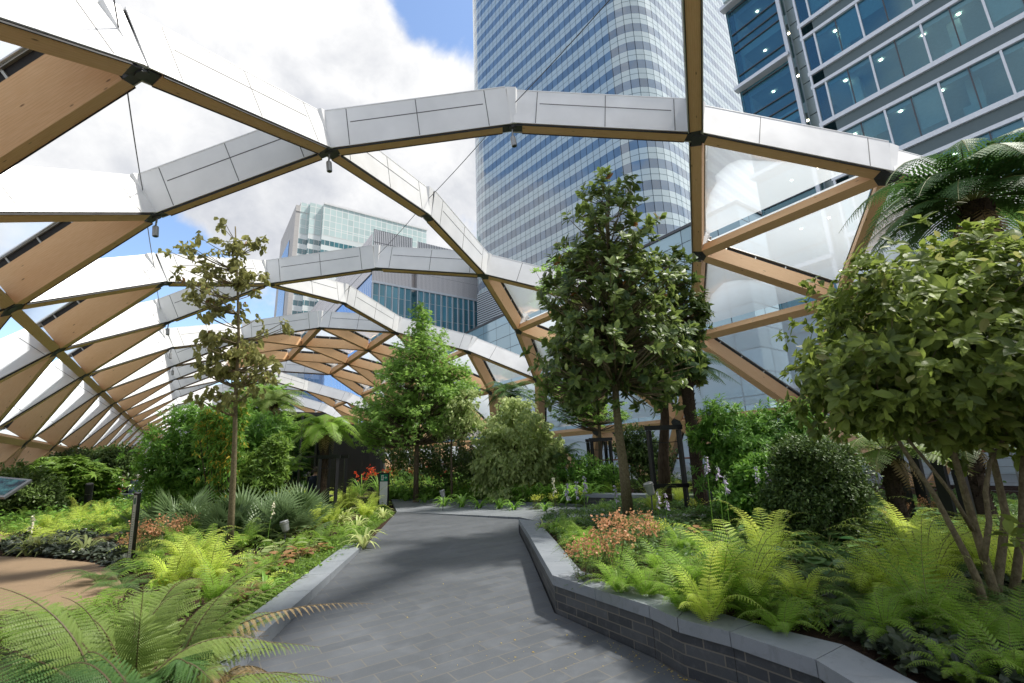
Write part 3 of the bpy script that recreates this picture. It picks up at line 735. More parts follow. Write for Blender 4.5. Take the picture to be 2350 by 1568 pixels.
def m_tan():
    a = NT('resin_bound_gravel'); c = a.coord(); n = a.noise(c, 140, 3, .8); k = a.noise(c, 1.2, 3)
    col = a.ramp(n, (.13, .09, .055), (.37, .265, .165), .3, .72); sc_ = a.noise(c, 5, 5, .7, .5); col = a.mix(a.math('MULTIPLY', a.step(sc_, .5, .7), .35), col, (.16, .115, .07))
    return a.done(a.bsdf(col, .85, 0, .2, n, .5, .004))
TAN = m_tan()
# key outline points on the ramp (left kerb foot line, far junction) and on the coping level
kA, kB = RP(841, 1250), RP(708, 1384)
kd = (kA-kB); kd /= np.linalg.norm(kd); kBack = kA-kd*14
jL, jR = RP(911, 1175), RP(1190, 1192.5)
wN = [G(x, y, .40) for x, y in ((1190, 1191), (1212, 1224), (1268, 1320.5), (1489, 1390), (1554, 1419), (1674, 1450), (1872, 1514), (1930, 1549))]
wI = [G(x, y, .40) for x, y in ((1234, 1196), (1276, 1243), (1334, 1311), (1544, 1373), (1730, 1430), (1936, 1480), (2010, 1510))]
dN = wN[-1]-wN[-2]; dN[2] = 0; dN /= np.linalg.norm(dN); wN.append(wN[-1]+dN*1.2); wN.append(wN[-1]+np.array([.2, -.98, 0])*5)
wI[-1] = wI[-2]+dN*.75; wI.append(wI[-1]+dN*.85); wI.append(wI[-1]+np.array([.2, -.98, 0])*5)
foot = [np.array([p[0], p[1], rampz(p[0], p[1])]) for p in wN]
pb = [kBack, *( [kA] ), jL, jR]+foot
def soft(p): return (p[0], p[1])
path = [soft(kBack), soft(kA), soft(jL), soft(jR)]+[soft(q) for q in foot]+[(foot[-1][0]-3.5, foot[-1][1]-.5)]
m = MB(); V = [(x, y, rampz(x, y)) for x, y in path]; m.add(V, [tuple(range(len(V)-1, -1, -1))], 0, [(x, y) for x, y in path[::-1]]); tag(m.build('path', SLATE), kind='structure')
dz = max(rampz(*jL[:2]), rampz(*jR[:2]))+.002
dk = [G(x, y, dz) for x, y in ((900, 1150), (950, 1148.5), (1002, 1148.5), (1104, 1151.5), (1188, 1156), (1296, 1160), (1372, 1164), (1470, 1170), (1640, 1180))]
deck = [(jL[0], jL[1])]+[soft(q) for q in dk]+[soft(G(1700, 1215, dz)), (wI[0][0]+.6, wI[0][1]-.2), (jR[0]+.05, jR[1])]
m = MB(); m.poly_prism(deck, -.15, dz); tag(m.build('pavement', DECK), kind='structure')
# beds
lb = [soft(kBack), soft(kA), soft(jL), soft(dk[0]), (dk[0][0]-.4, dk[0][1]+1.5), (5.0, 34), (5.0, 130), (-7.5, 130), (-7.5, -12), (kBack[0]-1, -12)]
m = MB(); m.poly_prism([(x-(.02 if i < 3 else 0), y) for i, (x, y) in enumerate(lb)], -.25, [.125, .125, .135, .16]+[.16]*3+[.12]*3); tag(m.build('left_soil', SOIL), kind='structure')
rb = [soft(q) for q in wI]+[(20, wI[-1][1]), (20, 9.2), soft(G(1700, 1215, dz)), (wI[0][0]+.6, wI[0][1]-.2)]
m = MB(); m.poly_prism(rb, -.25, .345); tag(m.build('right_soil', SOIL), kind='structure')
fb = [soft(q) for q in dk]+[soft(G(1700, 1215, dz)), (20, 9.2), (20, 130), (5.0, 130), (5.0, 34), (dk[0][0]-.4, dk[0][1]+1.5)]
m = MB(); m.poly_prism(fb, -.25, dz+.04); tag(m.build('far_soil', SOIL), kind='structure')
# thin pale edging of the deck
m = MB()
for a_, b_ in zip(dk[:-1], dk[1:]): m.bar((a_[0], a_[1]+.02, dz+.02), (b_[0], b_[1]+.02, dz+.02), .05, .07)
tag(m.build('kerb', COPE), kind='structure')
# left kerb stones
root = empty('low_kerb', kA, 'low grey granite kerb with wide top along the left edge of the dark path', 'kerb')
kin = np.array([-kd[1], kd[0], 0]); Lk = 12.0; s_ = 0.0
wk = .34
while s_ < Lk:
    a_, b_ = kA-kd*(s_+.004), kA-kd*(s_+.836); q = [a_, b_, b_+kin*wk, a_+kin*wk]
    m = MB(); m.poly_prism([soft(t) for t in q], -.1, .172); m.build('kerb_stone', COPE, root); s_ += .84
# raised wall: brick face, coping stones
root = empty('planter_wall', wN[2], 'low dark slate brick wall with grey granite coping round the right planting bed', 'wall')
cum = 0; mb = MB()
for a_, b_ in zip(wN[:-1], wN[1:]):
    d = b_-a_; L = np.linalg.norm(d); d = d/L; n = np.array([-d[1], d[0], 0]);  n = n if n@(wI[2]-wN[2]) > 0 else -n
    p, q = a_+n*.022, b_+n*.022
    mb.add([(p[0], p[1], -.12), (q[0], q[1], -.12), (q[0], q[1], .305), (p[0], p[1], .305)], [(0, 1, 2, 3)], 0, [(cum, -.12-.01), (cum+L, -.13), (cum+L, .295), (cum, .295)]); cum += L
mb.build('brick_face', BRICK, root)
def along(pl, n): 
    pl = np.array(pl); seg = np.linalg.norm(np.diff(pl, axis=0), axis=1); c = np.concatenate(([0], np.cumsum(seg)))
    return np.array([[np.interp(t, c, pl[:, i]) for i in range(3)] for t in np.linspace(0, c[-1], n)]), c[-1]
secs = [(wN[0], wN[1], wI[0], wI[1], 1), (wN[1], wN[2], wI[1], wI[2], 4), (wN[2], wN[3], wI[2], wI[3], 2), (wN[3], wN[4], wI[3], wI[3]+(wI[4]-wI[3])*.25, 1), (wN[4], wN[5], wI[3]+(wI[4]-wI[3])*.25, wI[4], 1), (wN[5], wN[6], wI[4], wI[5], 1), (wN[6], wN[8], wI[5], wI[7], 2), (wN[8], wN[9], wI[7], wI[8], 6)]
for a_, b_, c_, e_, nn in secs:
    for i in range(nn):
        t0, t1_ = i/nn, (i+1)/nn; g0 = .003/np.linalg.norm(b_-a_)
        q = [a_+(b_-a_)*(t0+g0), a_+(b_-a_)*(t1_-g0), c_+(e_-c_)*(t1_-g0), c_+(e_-c_)*(t0+g0)]
        m = MB(); m.poly_prism([soft(t) for t in q], .306, .40); m.build('coping_stone', COPE, root)
# small wall end across the pavement
root = empty('low_wall', G(1362, 1163, dz), 'short dark brick wall with pale coping behind the orange flowers, across the pavement', 'wall')
a_, b_ = G(1362, 1163, dz), G(1640, 1171, dz); n = np.array([0, 1, 0]); 
m = MB(); m.bar(a_+np.array([0, .25, .12]), b_+np.array([0, .25, .12]), .44, .26); m.build('brick_face', BRICK, root)
m = MB(); m.bar(a_+np.array([-.04, .25, .30]), b_+np.array([0, .25, .30]), .5, .09); m.build('coping_stone', COPE, root)
# tan resin path in the left bed
tp = [(0, 1277), (68, 1279), (152, 1285), (217, 1292), (254, 1307), (274, 1331), (288, 1355), (284, 1368), (240, 1388), (150, 1400), (0, 1412)]
tp = [soft(G(x, y, .15)) for x, y in tp]; tp += [(-7, tp[-1][1]-1.5), (-7, tp[0][1]+1.0)]
m = MB(); m.poly_prism(tp, .05, .15); tag(m.build('resin_path', TAN), kind='structure')
tp = [soft(G(x, y, .15)) for x, y in ((0, 1226), (22, 1228), (12, 1240), (0, 1246))]; tp += [(-7, tp[-1][1]), (-7, tp[0][1])]
m = MB(); m.poly_prism(tp, .05, .148); tag(m.build('resin_path', TAN), kind='structure')
# ---------------------------------------------------------------- leaf and frond templates (x across, y along, z up from the face)
def tmpl(V, faces): return (np.array(V, float), np.array([i for f in faces for i in f], int), np.array([len(f) for f in faces], int))
T_KITE = tmpl([(0, 0, 0), (-.24, .45, .06), (0, .5, 0), (.24, .45, .06), (0, 1, -.05)], [(0, 2, 1), (1, 2, 4), (0, 3, 2), (2, 3, 4)])
T_LEAF = tmpl([(0, 0, 0), (-.19, .25, .04), (-.25, .55, .03), (-.13, .82, -.03), (0, 1, -.12), (.13, .82, -.03), (.25, .55, .03), (.19, .25, .04), (0, .3, -.01), (0, .62, -.02)],
              [(0, 8, 1), (1, 8, 9, 2), (2, 9, 3), (3, 9, 4), (0, 7, 8), (7, 6, 9, 8), (6, 5, 9), (5, 4, 9)])
T_LONG = tmpl([(0, 0, 0), (-.10, .3, .02), (-.115, .6, 0), (0, 1, -.14), (.115, .6, 0), (.10, .3, .02), (0, .45, -.02)], [(0, 6, 1), (1, 6, 2), (2, 6, 3), (0, 5, 6), (5, 4, 6), (4, 3, 6)])
T_ROUND = tmpl([(0, 0, 0), (-.30, .12, .05), (-.42, .42, .07), (-.28, .75, .02), (0, 1, -.10), (.28, .75, .02), (.42, .42, .07), (.30, .12, .05), (0, .25, -.02), (0, .6, -.02)],
              [(0, 8, 1), (1, 8, 9, 2), (2, 9, 3), (3, 9, 4), (0, 7, 8), (7, 6, 9, 8), (6, 5, 9), (5, 4, 9)])
def star(n, spread, notch=.36, droop=.12, w=.5):
    V = [(0, .0, 0)]; out_ = []
    for i in range(n):
        a = (i/(n-1)-.5)*spread; r = 1.0-.25*abs(i/(n-1)-.5)*2
        out_.append((math.sin(a)*r, math.cos(a)*r*.9+.1, -droop*r))
        if i < n-1:
            b = a+spread/(n-1)/2; out_.append((math.sin(b)*notch, math.cos(b)*notch+.1, .02))
    V = V+[(-.10, -.02, 0)]+out_+[(.10, -.02, 0)]
    fs = [(0, i+1, i) for i in range(1, len(V)-1)]
    return tmpl(V, fs)
T_MAPLE = star(5, 4.1, .34)
T_FATSIA = star(7, 4.6, .38, .18)
T_CURL = tmpl([(0, 0, 0), (-.28, .3, .12), (-.20, .7, .16), (0, 1, -.25), (.26, .62, -.10), (.30, .28, .14), (0, .35, -.05), (.02, .7, -.03)],
              [(0, 6, 1), (1, 6, 7, 2), (2, 7, 3), (0, 5, 6), (5, 4, 7, 6), (4, 3, 7)])
def pinna(n, slim=.11, teeth=True, droop=.16):
    """one side branch of a fern frond, y along, carrying n pairs of leaflets"""
    V = [(-.010, 0, 0), (.010, 0, 0), (0, 1, -droop)]; fs = [(0, 1, 2)]
    for i in range(n):
        y = .02+.95*i/n; s = slim*(1-.72*(i/n)**1.6)*(1.0 if i else .8); h = .95/n*.80
        for sg in (-1, 1):
            k = len(V); z = -droop*y*y
            V += [(0, y, z), (sg*s*.75, y+h*.05, z-.008), (sg*s*1.05, y+h*.62, z-.02), (0, y+h, z)]
            fs.append((k, k+1, k+2, k+3) if sg > 0 else (k+3, k+2, k+1, k))
    return tmpl(V, fs)
T_PIN_F = pinna(18, .085)
T_PIN_M = pinna(7, .12)
T_PIN_C = tmpl([(-.055, 0, 0), (.055, 0, 0), (.085, .3, -.01), (.065, .65, -.05), (0, 1, -.12), (-.065, .65, -.05), (-.085, .3, -.01)], [(0, 1, 2, 6), (6, 2, 3, 5), (5, 3, 4)])
def bez(p0, p1, p2, n):
    t = np.linspace(0, 1, n)[:, None]; return (1-t)**2*p0+2*t*(1-t)*p1+t*t*p2
def frond(mb, pts, width, npin, T=T_PIN_M, tint=.5, stem=.006, bare=.15, up=(0, 0, 1), mat=0, matstem=1, prof=0.5, rnd=None, fold=.25, tipt=.12):
    """a frond along the polyline pts: tapering stem with pairs of side branches"""
    rnd = rnd or rng; pts = np.asarray(pts, float); seg = np.linalg.norm(np.diff(pts, axis=0), axis=1); c = np.concatenate(([0], np.cumsum(seg))); L = c[-1]
    mb.tube(pts, np.linspace(stem*.8, stem*.2, len(pts)), 4, matstem, cap=False)
    t = np.linspace(bare, .985, npin); s = t*L
    pos = np.stack([np.interp(s, c, pts[:, i]) for i in range(3)], 1); nx = np.stack([np.interp(np.minimum(s+L*.02, L), c, pts[:, i]) for i in range(3)], 1)-np.stack([np.interp(s-L*.02, c, pts[:, i]) for i in range(3)], 1)
    tg = nx/(np.linalg.norm(nx, axis=1, keepdims=True)+1e-9); up = np.broadcast_to(np.asarray(up, float), tg.shape)
    sd_ = np.cross(tg, up); sd_ /= np.linalg.norm(sd_, axis=1, keepdims=True)+1e-9; nrm_ = np.cross(sd_, tg)
    u = (t-bare)/(1-bare); w = width*np.minimum(1, (u/.28+.35)**.8)*np.clip((1-u)**(.75)*1.25, 0, 1)*(1-.0*u)+width*.04
    for sg in (-1, 1):
        j = rnd.normal(0, .05, npin)
        ang = .30+.35*u
        d = sd_*sg*np.cos(ang+j)[:, None]+tg*np.sin(ang+j)[:, None]-nrm_*fold*(1+j[:, None]*2)
        tt = np.clip(tint+rnd.normal(0, .07, npin)+tipt*u, 0, 1)
        mb.inst(T, pos, d, nrm_+tg*.15, w*(1+rnd.normal(0, .06, npin)), tt, mat)
def m_leaf(name, dark, light, transl=.35, rough=.45, spec=.35, tcol=None, vein=False, var=.35):
    a = NT(name); at = a.n('ShaderNodeAttribute'); at.attribute_name = 'tint'
    n = a.noise(a.coord(), 1.7, 2); f = a.math('ADD', at.outputs['Fac'], a.math('MULTIPLY', a.math('SUBTRACT', n, .5), var), clamp=True)
    c = a.mix(f, dark, light)
    b = a.n('ShaderNodeBsdfPrincipled'); a.l(c, b.inputs['Base Color']); b.inputs['Roughness'].default_value = rough; b.inputs['Specular IOR Level'].default_value = spec
    t = a.n('ShaderNodeBsdfTranslucent')
    tc_ = a.mix(.5, c, tcol or tuple(min(1, q*1.7) for q in light)); a.l(tc_, t.inputs[0])
    m = a.n('ShaderNodeMixShader'); m.inputs[0].default_value = transl; a.l(b.outputs[0], m.inputs[1]); a.l(t.outputs[0], m.inputs[2])
    return a.done(m.outputs[0])
def m_bark(name, c1, c2, sc=(14, 14, 3), bump=.6):
    a = NT(name); c = a.coord(); n = a.noise(a.mapping(c, sc), 2.0, 5, .7, .4); return a.done(a.bsdf(a.ramp(n, c1, c2, .3, .7), .85, 0, .15, n, bump, .02))
L_FERN = m_leaf('fern_green', (0.085, 0.177, 0.027), (0.322, 0.506, 0.068), .42)
L_FERNY = m_leaf('fern_yellow_green', (0.261, 0.414, 0.046), (0.736, 0.890, 0.153), .45)
L_FERND = m_leaf('fern_dark_green', (0.034, 0.085, 0.021), (0.131, 0.238, 0.054), .3)
L_FERNB = m_leaf('fern_bronze', (0.182, 0.117, 0.052), (0.390, 0.286, 0.143), .3)
L_TFERN = m_leaf('tree_fern_green', (.060, .105, .025), (.25, .34, .09), .4)
L_TFD = m_leaf('tree_fern_deep_green', (0.024, 0.065, 0.019), (0.100, 0.201, 0.053), .3, .5, .3)
L_STEM = plain('frond_stem', (.16, .17, .05), .7)
L_STEMD = plain('dark_frond_stem', (.085, .06, .025), .6)
L_MAG = m_leaf('magnolia_leaf', (.036, .075, .026), (.25, .33, .08), .28, .42, .3)
L_MAGB = m_leaf('magnolia_brown_leaf', (0.143, 0.065, 0.026), (0.390, 0.195, 0.052), .2, .5)
L_BIG = m_leaf('broad_green_leaf', (.050, .080, .018), (.29, .37, .075), .38, .5, .3, var=.5)
L_GUM = m_leaf('sweetgum_leaf', (.085, .17, .035), (.32, .50, .11), .48, .42)
L_RED = m_leaf('olive_bronze_leaf', (.12, .125, .045), (.38, .38, .13), .38, .5)
L_COR = m_leaf('dogwood_leaf', (.13, .19, .07), (.50, .58, .24), .42, .45)
L_BUSH = m_leaf('glossy_shrub_leaf', (0.046, 0.131, 0.019), (0.215, 0.399, 0.061), .35, .45, .3)
L_DBUSH = m_leaf('small_dark_leaf', (0.026, 0.059, 0.017), (0.130, 0.201, 0.047), .22, .42)
L_YEL = m_leaf('yellowing_leaf', (0.520, 0.325, 0.039), (0.806, 0.585, 0.078), .35)
L_FAT = m_leaf('fatsia_leaf', (0.054, 0.131, 0.019), (0.230, 0.353, 0.061), .25, .3, .5)
L_PALM = m_leaf('palm_blade', (.06, .11, .045), (.20, .29, .12), .25, .4)
L_STRAP = m_leaf('strap_leaf', (0.092, 0.199, 0.027), (0.307, 0.522, 0.092), .35, .4)
L_CREAM = m_leaf('cream_edged_leaf', (0.195, 0.312, 0.052), (0.715, 0.754, 0.325), .35, .4)
L_HOSTA = m_leaf('hosta_leaf', (0.039, 0.107, 0.034), (0.169, 0.291, 0.092), .25, .36)
L_GC = m_leaf('low_green_leaf', (.055, .115, .018), (.25, .38, .065), .38)
L_AJ = m_leaf('dark_bronze_leaf', (.020, .034, .024), (.085, .105, .062), .1, .38, .5)
L_HEU = m_leaf('red_brown_leaf', (0.130, 0.058, 0.029), (0.390, 0.221, 0.091), .25)
F_OR = m_leaf('salmon_orange_bract', (.40, .16, .07), (.62, .36, .19), .3)
F_RED = m_leaf('scarlet_petal', (.55, .03, .01), (.80, .09, .02), .3)
F_LIL = m_leaf('lilac_petal', (.36, .30, .48), (.70, .62, .80), .35)
F_CRE = m_leaf('cream_petal', (.70, .66, .45), (.85, .82, .62), .3)
F_YG = m_leaf('lime_bract', (.40, .46, .05), (.65, .70, .12), .35)
BARK = m_bark('grey_brown_bark', (.085, .062, .042), (.20, .16, .115))
BARKG = m_bark('lichen_bark', (.10, .082, .05), (.27, .23, .14), (20, 20, 12))
BARKD = m_bark('dark_bark', (.035, .024, .016), (.11, .08, .055))
FIBRE = m_bark('fibrous_trunk', (.022, .016, .012), (.085, .06, .042), (10, 10, 26), 1.0)

def unit(v): v = np.asarray(v, float); return v/(np.linalg.norm(v, axis=-1, keepdims=True)+1e-9)
def rdir(n, rnd, zb=0.0):
    v = rnd.normal(size=(n, 3)); v[:, 2] += zb; return unit(v)
def ell_sample(n, blobs, rnd, shell=.45):
    """points in a union of ellipsoids: blobs = (px, py, depth, rx_px, ry_px[, depth radius m])"""
    w = np.array([b[3]*b[4]*max(b[3], b[4]) for b in blobs], float)**.68; w /= w.sum(); out_ = []; cen = []
    for b in blobs[:0]: pass
    idx = rnd.choice(len(blobs), n, p=w)
    for i in idx:
        b = blobs[i]; c = P(b[0], b[1], b[2]); rx = b[3]*b[2]/FOC; ry = b[4]*b[2]/FOC; rz = b[5] if len(b) > 5 else rx
        v = unit(rnd.normal(size=3)); r = rnd.random()**shell
        if rnd.random() < .10: r = 1.02+.22*rnd.random()
        out_.append(c+_r*v[0]*rx*r+np.array([0, 0, 1])*v[2]*ry*r+np.array([HD[0], HD[1], 0])*v[1]*rz*r); cen.append(c)
    return np.array(out_), np.array(cen)
def leaves(mb, c, n, rnd, T, size, rad, tint=.5, mode='round', mat=0, sv=.2, tv=.18, out_=None, tintz=0.0, ang=.0):
    """leaf clusters round points c"""
    N = len(c)*n; base = np.repeat(c, n, axis=0)
    if mode == 'whorl':
        ax = unit((out_ if out_ is not None else rdir(len(c), rnd))*.8+rdir(len(c), rnd)*.35+np.array([0, 0, .55])); ax = np.repeat(ax, n, axis=0)
        q = unit(np.cross(ax, rdir(N, rnd))); d = unit(q*1.0+ax*(.45+rnd.normal(0, .35, N))[:, None]); up = ax
        pos = base+ax*(rnd.random(N)*rad)[:, None]
    elif mode == 'droop':
        d = unit(rdir(N, rnd)*.7+np.array([0, 0, -.75])+(0 if out_ is None else np.repeat(out_, n, axis=0)*.25)); up = rdir(N, rnd)+np.array([0, 0, .3]); pos = base+rdir(N, rnd)*(rnd.random(N)**.5*rad)[:, None]
    elif mode == 'flat':
        d = unit(rdir(N, rnd)*np.array([1, 1, .25])+np.array([0, 0, -.12])); up = np.array([0, 0, 1.0])+rnd.normal(0, .28, (N, 3)); v = rdir(N, rnd)*(rnd.random(N)**.5*rad)[:, None]; v[:, 2] *= .35; pos = base+v
    else:
        o = np.repeat(out_, n, axis=0) if out_ is not None else 0
        d = unit(rdir(N, rnd)+o*.6+np.array([0, 0, -.05])); up = unit(np.array([0, 0, .9])+o*.5+rdir(N, rnd)*.6); pos = base+rdir(N, rnd)*(rnd.random(N)**.45*rad)[:, None]
    tt = np.clip(tint+rnd.normal(0, tv, N)+np.repeat(rnd.normal(0, .10, len(c)), n), 0, 1)
    mb.inst(T, pos, d, up, size*(1+rnd.normal(0, sv, N)).clip(.45, 1.6), tt, mat)
def branchwork(mb, trunk, targets, rnd, r0, rt=.006, start=.35, mat=0, n=6, sag=.12):
    """thin limbs from the trunk polyline to the cluster points"""
    trunk = np.asarray(trunk, float); c = np.concatenate(([0], np.cumsum(np.linalg.norm(np.diff(trunk, axis=0), axis=1)))); L = c[-1]
    for t in targets:
        # leave the trunk lower than the cluster
        s = np.linspace(start*L, L, 14); q = np.stack([np.interp(s, c, trunk[:, i]) for i in range(3)], 1)
        d = np.linalg.norm(q-t, axis=1)+np.maximum(0, q[:, 2]-t[2]+.25*np.linalg.norm((q-t)[:, :2], axis=1))*2.2
        i = int(np.argmin(d)); a = q[i]; mid = (a+t)/2+np.array([0, 0, -sag*np.linalg.norm(t-a)])+rnd.normal(0, .03, 3)*np.linalg.norm(t-a)
        rr = max(rt*1.4, min(r0*.42, .022*np.linalg.norm(t-a)**.8+rt)*(1-.5*s[i]/L)); mb.tube(bez(a, mid, t, n), np.linspace(rr, rt, n), 5, mat, cap=False)
def tree(name, label, cat, base, trunk, r0, r1, blobs, ncl, nleaf, T, size, rad, mleaf, bark, seed, mode='round', group=None, shell=.45, start=.4, twig=.004, extra=None, tint=.5, top=None, tv=.18, sv=.2, crown='crown', nb=None):
    rnd = np.random.default_rng(seed); root = empty(name, base, label, cat, group)
    trunk = np.asarray(trunk, float); cl, cen = ell_sample(ncl, blobs, rnd, shell)
    cc = cl.mean(axis=0)
    m = MB(); n = max(6, len(trunk)); tt = np.linspace(0, 1, len(trunk))
    m.tube(trunk, r0+(r1-r0)*tt**.9, 12, 0)
    m.tube([trunk[0]-np.array([0, 0, .1]), trunk[0]+(trunk[1]-trunk[0])*.06], [r0*1.35, r0], 12, 0)
    branchwork(m, trunk, cl if nb is None else cl[:nb], rnd, r0, twig, start)
    m.build('trunk', bark, root, smooth=True)
    m = MB(); o = unit(cl-cen+(cl-cc)*.3)
    leaves(m, cl, nleaf, rnd, T, size, rad, tint, mode, 0, sv, tv, o)
    mats = [mleaf]
    if extra:
        for ei, (frac, mt, k, Te, se) in enumerate(extra):
            q = cl[rnd.random(len(cl)) < frac]; mats.append(mt)
            if len(q): leaves(m, q, k, rnd, Te, se, rad*.8, .5, mode, ei+1, .2, .2, None)
    m.build(crown, mats, root)
    return root
def vp(x, y, d, z=None):
    """point above a pixel column: ground foot at height z on the vertical through P(x,y,d)"""
    p = P(x, y, d)
    return p if z is None else np.array([p[0], p[1], z])

ZR, ZL, ZF = .345, .13, .21
# --- evergreen magnolia in front of the tower
b = P(1440, 1160, 9.2); b[2] = ZR
trk = [b, P(1432, 1080, 9.2), P(1421, 1000, 9.2), P(1414, 930, 9.2), P(1408, 800, 9.2), P(1400, 640, 9.25), P(1395, 520, 9.3), P(1398, 440, 9.3)]
tree('magnolia_tree', 'glossy dark magnolia tree with cream buds standing in front of the striped tower', 'tree', b, trk, .115, .02,
     [(1400, 800, 9.2, 160, 95), (1385, 670, 9.2, 135, 90), (1400, 540, 9.3, 105, 75), (1398, 450, 9.3, 72, 40), (1310, 830, 9.0, 85, 85), (1480, 830, 9.3, 110, 95), (1340, 590, 9.2, 70, 50), (1300, 690, 9.1, 55, 50), (1440, 700, 9.3, 110, 90), (1460, 590, 9.3, 60, 40), (1255, 610, 9.1, 22, 12), (1330, 900, 9.0, 70, 40)],
     760, 11, T_LEAF, .165, .13, L_MAG, BARKG, 11, 'whorl', shell=.33, start=.42, twig=.006, extra=[(.05, L_MAGB, 2, T_LEAF, .16)], tint=.42, tv=.25)
rnd = np.random.default_rng(5); m = MB()
mg = bpy.data.objects['magnolia_tree']
for x, y, d in ((1383, 762, 8.2), (1500, 712, 8.6), (1445, 640, 8.6), (1300, 850, 8.3), (1555, 690, 8.7), (1476, 768, 8.5)):
    p = P(x, y, d); m.tube([p, p+np.array([0, 0, .03]), p+np.array([.004, 0, .09]), p+np.array([.006, 0, .13])], [.012, .03, .028, .006], 8, 0)
m.build('flower_bud', L_CREAM, mg, smooth=True)['kind'] = 'stuff'
# --- second magnolia tied to a black frame, right behind
b = P(1524, 1120, 11.2); b[2] = ZR
trk = [b, P(1522, 1060, 11.2), P(1526, 960, 11.2), P(1522, 880, 11.2), P(1520, 760, 11.2), P(1522, 620, 11.2)]
tree('magnolia_tree', 'thick trunked magnolia tied between the tall black timber posts', 'tree', b, trk, .16, .03,
     [(1545, 760, 11.2, 62, 130), (1550, 620, 11.2, 45, 55), (1580, 720, 11.0, 42, 60), (1560, 850, 11.0, 50, 45), (1500, 860, 11.0, 60, 60)],
     380, 11, T_LEAF, .175, .12, L_MAG, BARKD, 12, 'whorl', start=.45, twig=.006, tint=.45, tv=.25)
# --- broad leaved small tree filling the right edge
b = P(2262, 1452, 3.35); b[2] = ZR
rnd = np.random.default_rng(21)
root = empty('multi_stem_tree', b, 'large round headed multi stemmed tree with broad green leaves at the right edge', 'tree')
m = MB(); dD = 3.35
stems = [([(2268, 1450), (2262, 1400), (2240, 1330), (2215, 1270), (2190, 1230), (2150, 1140), (2095, 1060), (2040, 980), (1980, 900)], .030),
         ([(2272, 1452), (2280, 1360), (2262, 1290), (2235, 1210), (2215, 1130), (2190, 1040), (2160, 960), (2130, 860), (2100, 760)], .036),
         ([(2290, 1455), (2290, 1330), (2300, 1260), (2310, 1180), (2290, 1100), (2268, 1010), (2260, 900), (2240, 780), (2230, 660)], .034),
         ([(2262, 1290), (2270, 1200), (2262, 1130), (2275, 1060), (2310, 1000), (2320, 900), (2330, 760)], .02),
         ([(2235, 1215), (2180, 1130), (2130, 1060), (2070, 990), (2010, 950), (1950, 880)], .016),
         ([(2330, 1460), (2335, 1330), (2348, 1200), (2345, 1080), (2360, 960), (2380, 800)], .034),
         ([(2400, 1460), (2395, 1300), (2380, 1150), (2400, 1000), (2420, 820)], .03)]
for i, (s_, r) in enumerate(stems):
    dd = dD+(i % 3)*.12; pts = [P(x, y, dd+.02*j) for j, (x, y) in enumerate(s_)]; pts = np.array(pts)+rnd.normal(0, .006, (len(pts), 3))
    if s_[0][1] > 1400: pts[0][2] = ZR-.05
    m.tube(pts, np.linspace(r, r*.35, len(pts)), 9, 0)
blobs = [(2180, 760, 3.7, 300, 200, 1.05), (2060, 860, 3.5, 210, 130, .7), (2260, 880, 3.5, 230, 150, .8), (2300, 660, 3.7, 230, 125, .9), (2050, 680, 3.7, 120, 90, .5), (1930, 900, 3.5, 75, 60, .4), (2420, 800, 3.6, 250, 200, .9), (2120, 950, 3.5, 170, 40, .6), (2320, 975, 3.5, 170, 40, .6)]
cl, cen = ell_sample(2100, blobs, rnd, .33)
far_in = rnd.random(len(cl)) < .10
for i in np.where(far_in)[0]:
    s_ = stems[rnd.integers(0, 4)][0]; a = P(*s_[-2], 3.6); t = cl[i]; m.tube(bez(a, (a+t)/2-np.array([0, 0, .05]), t, 5), np.linspace(.009, .003, 5), 4, 0, cap=False)
m.build('stems', BARKG, root, smooth=True)
o = unit(cl-P(2190, 800, 3.7)); m = MB()
leaves(m, cl, 7, rnd, T_LEAF, .084, .050, .42, 'whorl', 0, .3, .28, o); leaves(m, cl, 3, rnd, T_CURL, .080, .06, .5, 'droop', 0, .3, .3, o)
s = MB(); leaves(s, cl[::3], 2, rnd, T_LEAF, .080, .08, .5, 'round', 0, .2, .2, o[::3])
m.build('crown', L_BIG, root); s.build('rusty_leaves', L_RED, root)
m = MB(); q = P(2330, 1215, 3.0)
cc = np.array([P(x, y, 3.05) for x, y in ((2345, 1215), (2325, 1235), (2340, 1255), (2310, 1225))]); leaves(m, cc, 4, rnd, T_LEAF, .10, .04, .6, 'round'); m.build('low_leaves', L_BIG, root)
# --- slender tree in the left bed
b = P(527, 1262, 8.2); b[2] = ZL
trk = [b, P(531, 1180, 8.2), P(536, 1080, 8.2), P(539, 1000, 8.2), P(541, 900, 8.2), P(548, 780, 8.2), P(545, 640, 8.2), P(540, 520, 8.2)]
tree('young_tree', 'slender young tree with sparse curled olive and bronze leaves in the left bed', 'tree', b, trk, .062, .010,
     [(530, 840, 8.2, 70, 70), (560, 770, 8.2, 70, 60), (495, 700, 8.2, 75, 55), (560, 640, 8.2, 50, 60), (470, 610, 8.2, 62, 35), (430, 580, 8.1, 40, 22), (520, 550, 8.2, 55, 40), (545, 510, 8.2, 18, 14), (600, 560, 8.2, 22, 22), (640, 740, 8.3, 34, 26), (605, 860, 8.2, 50, 40), (470, 905, 8.2, 30, 26), (550, 915, 8.2, 45, 28), (495, 850, 8.2, 45, 40), (545, 880, 8.2, 40, 30), (425, 650, 8.1, 36, 8), (500, 780, 8.2, 50, 40), (610, 820, 8.2, 40, 30)],
     190, 8, T_CURL, .12, .10, L_RED, BARKG, 13, 'droop', start=.42, twig=.004, shell=.6, tint=.45, tv=.25, extra=[(.12, L_HEU, 2, T_CURL, .09)])
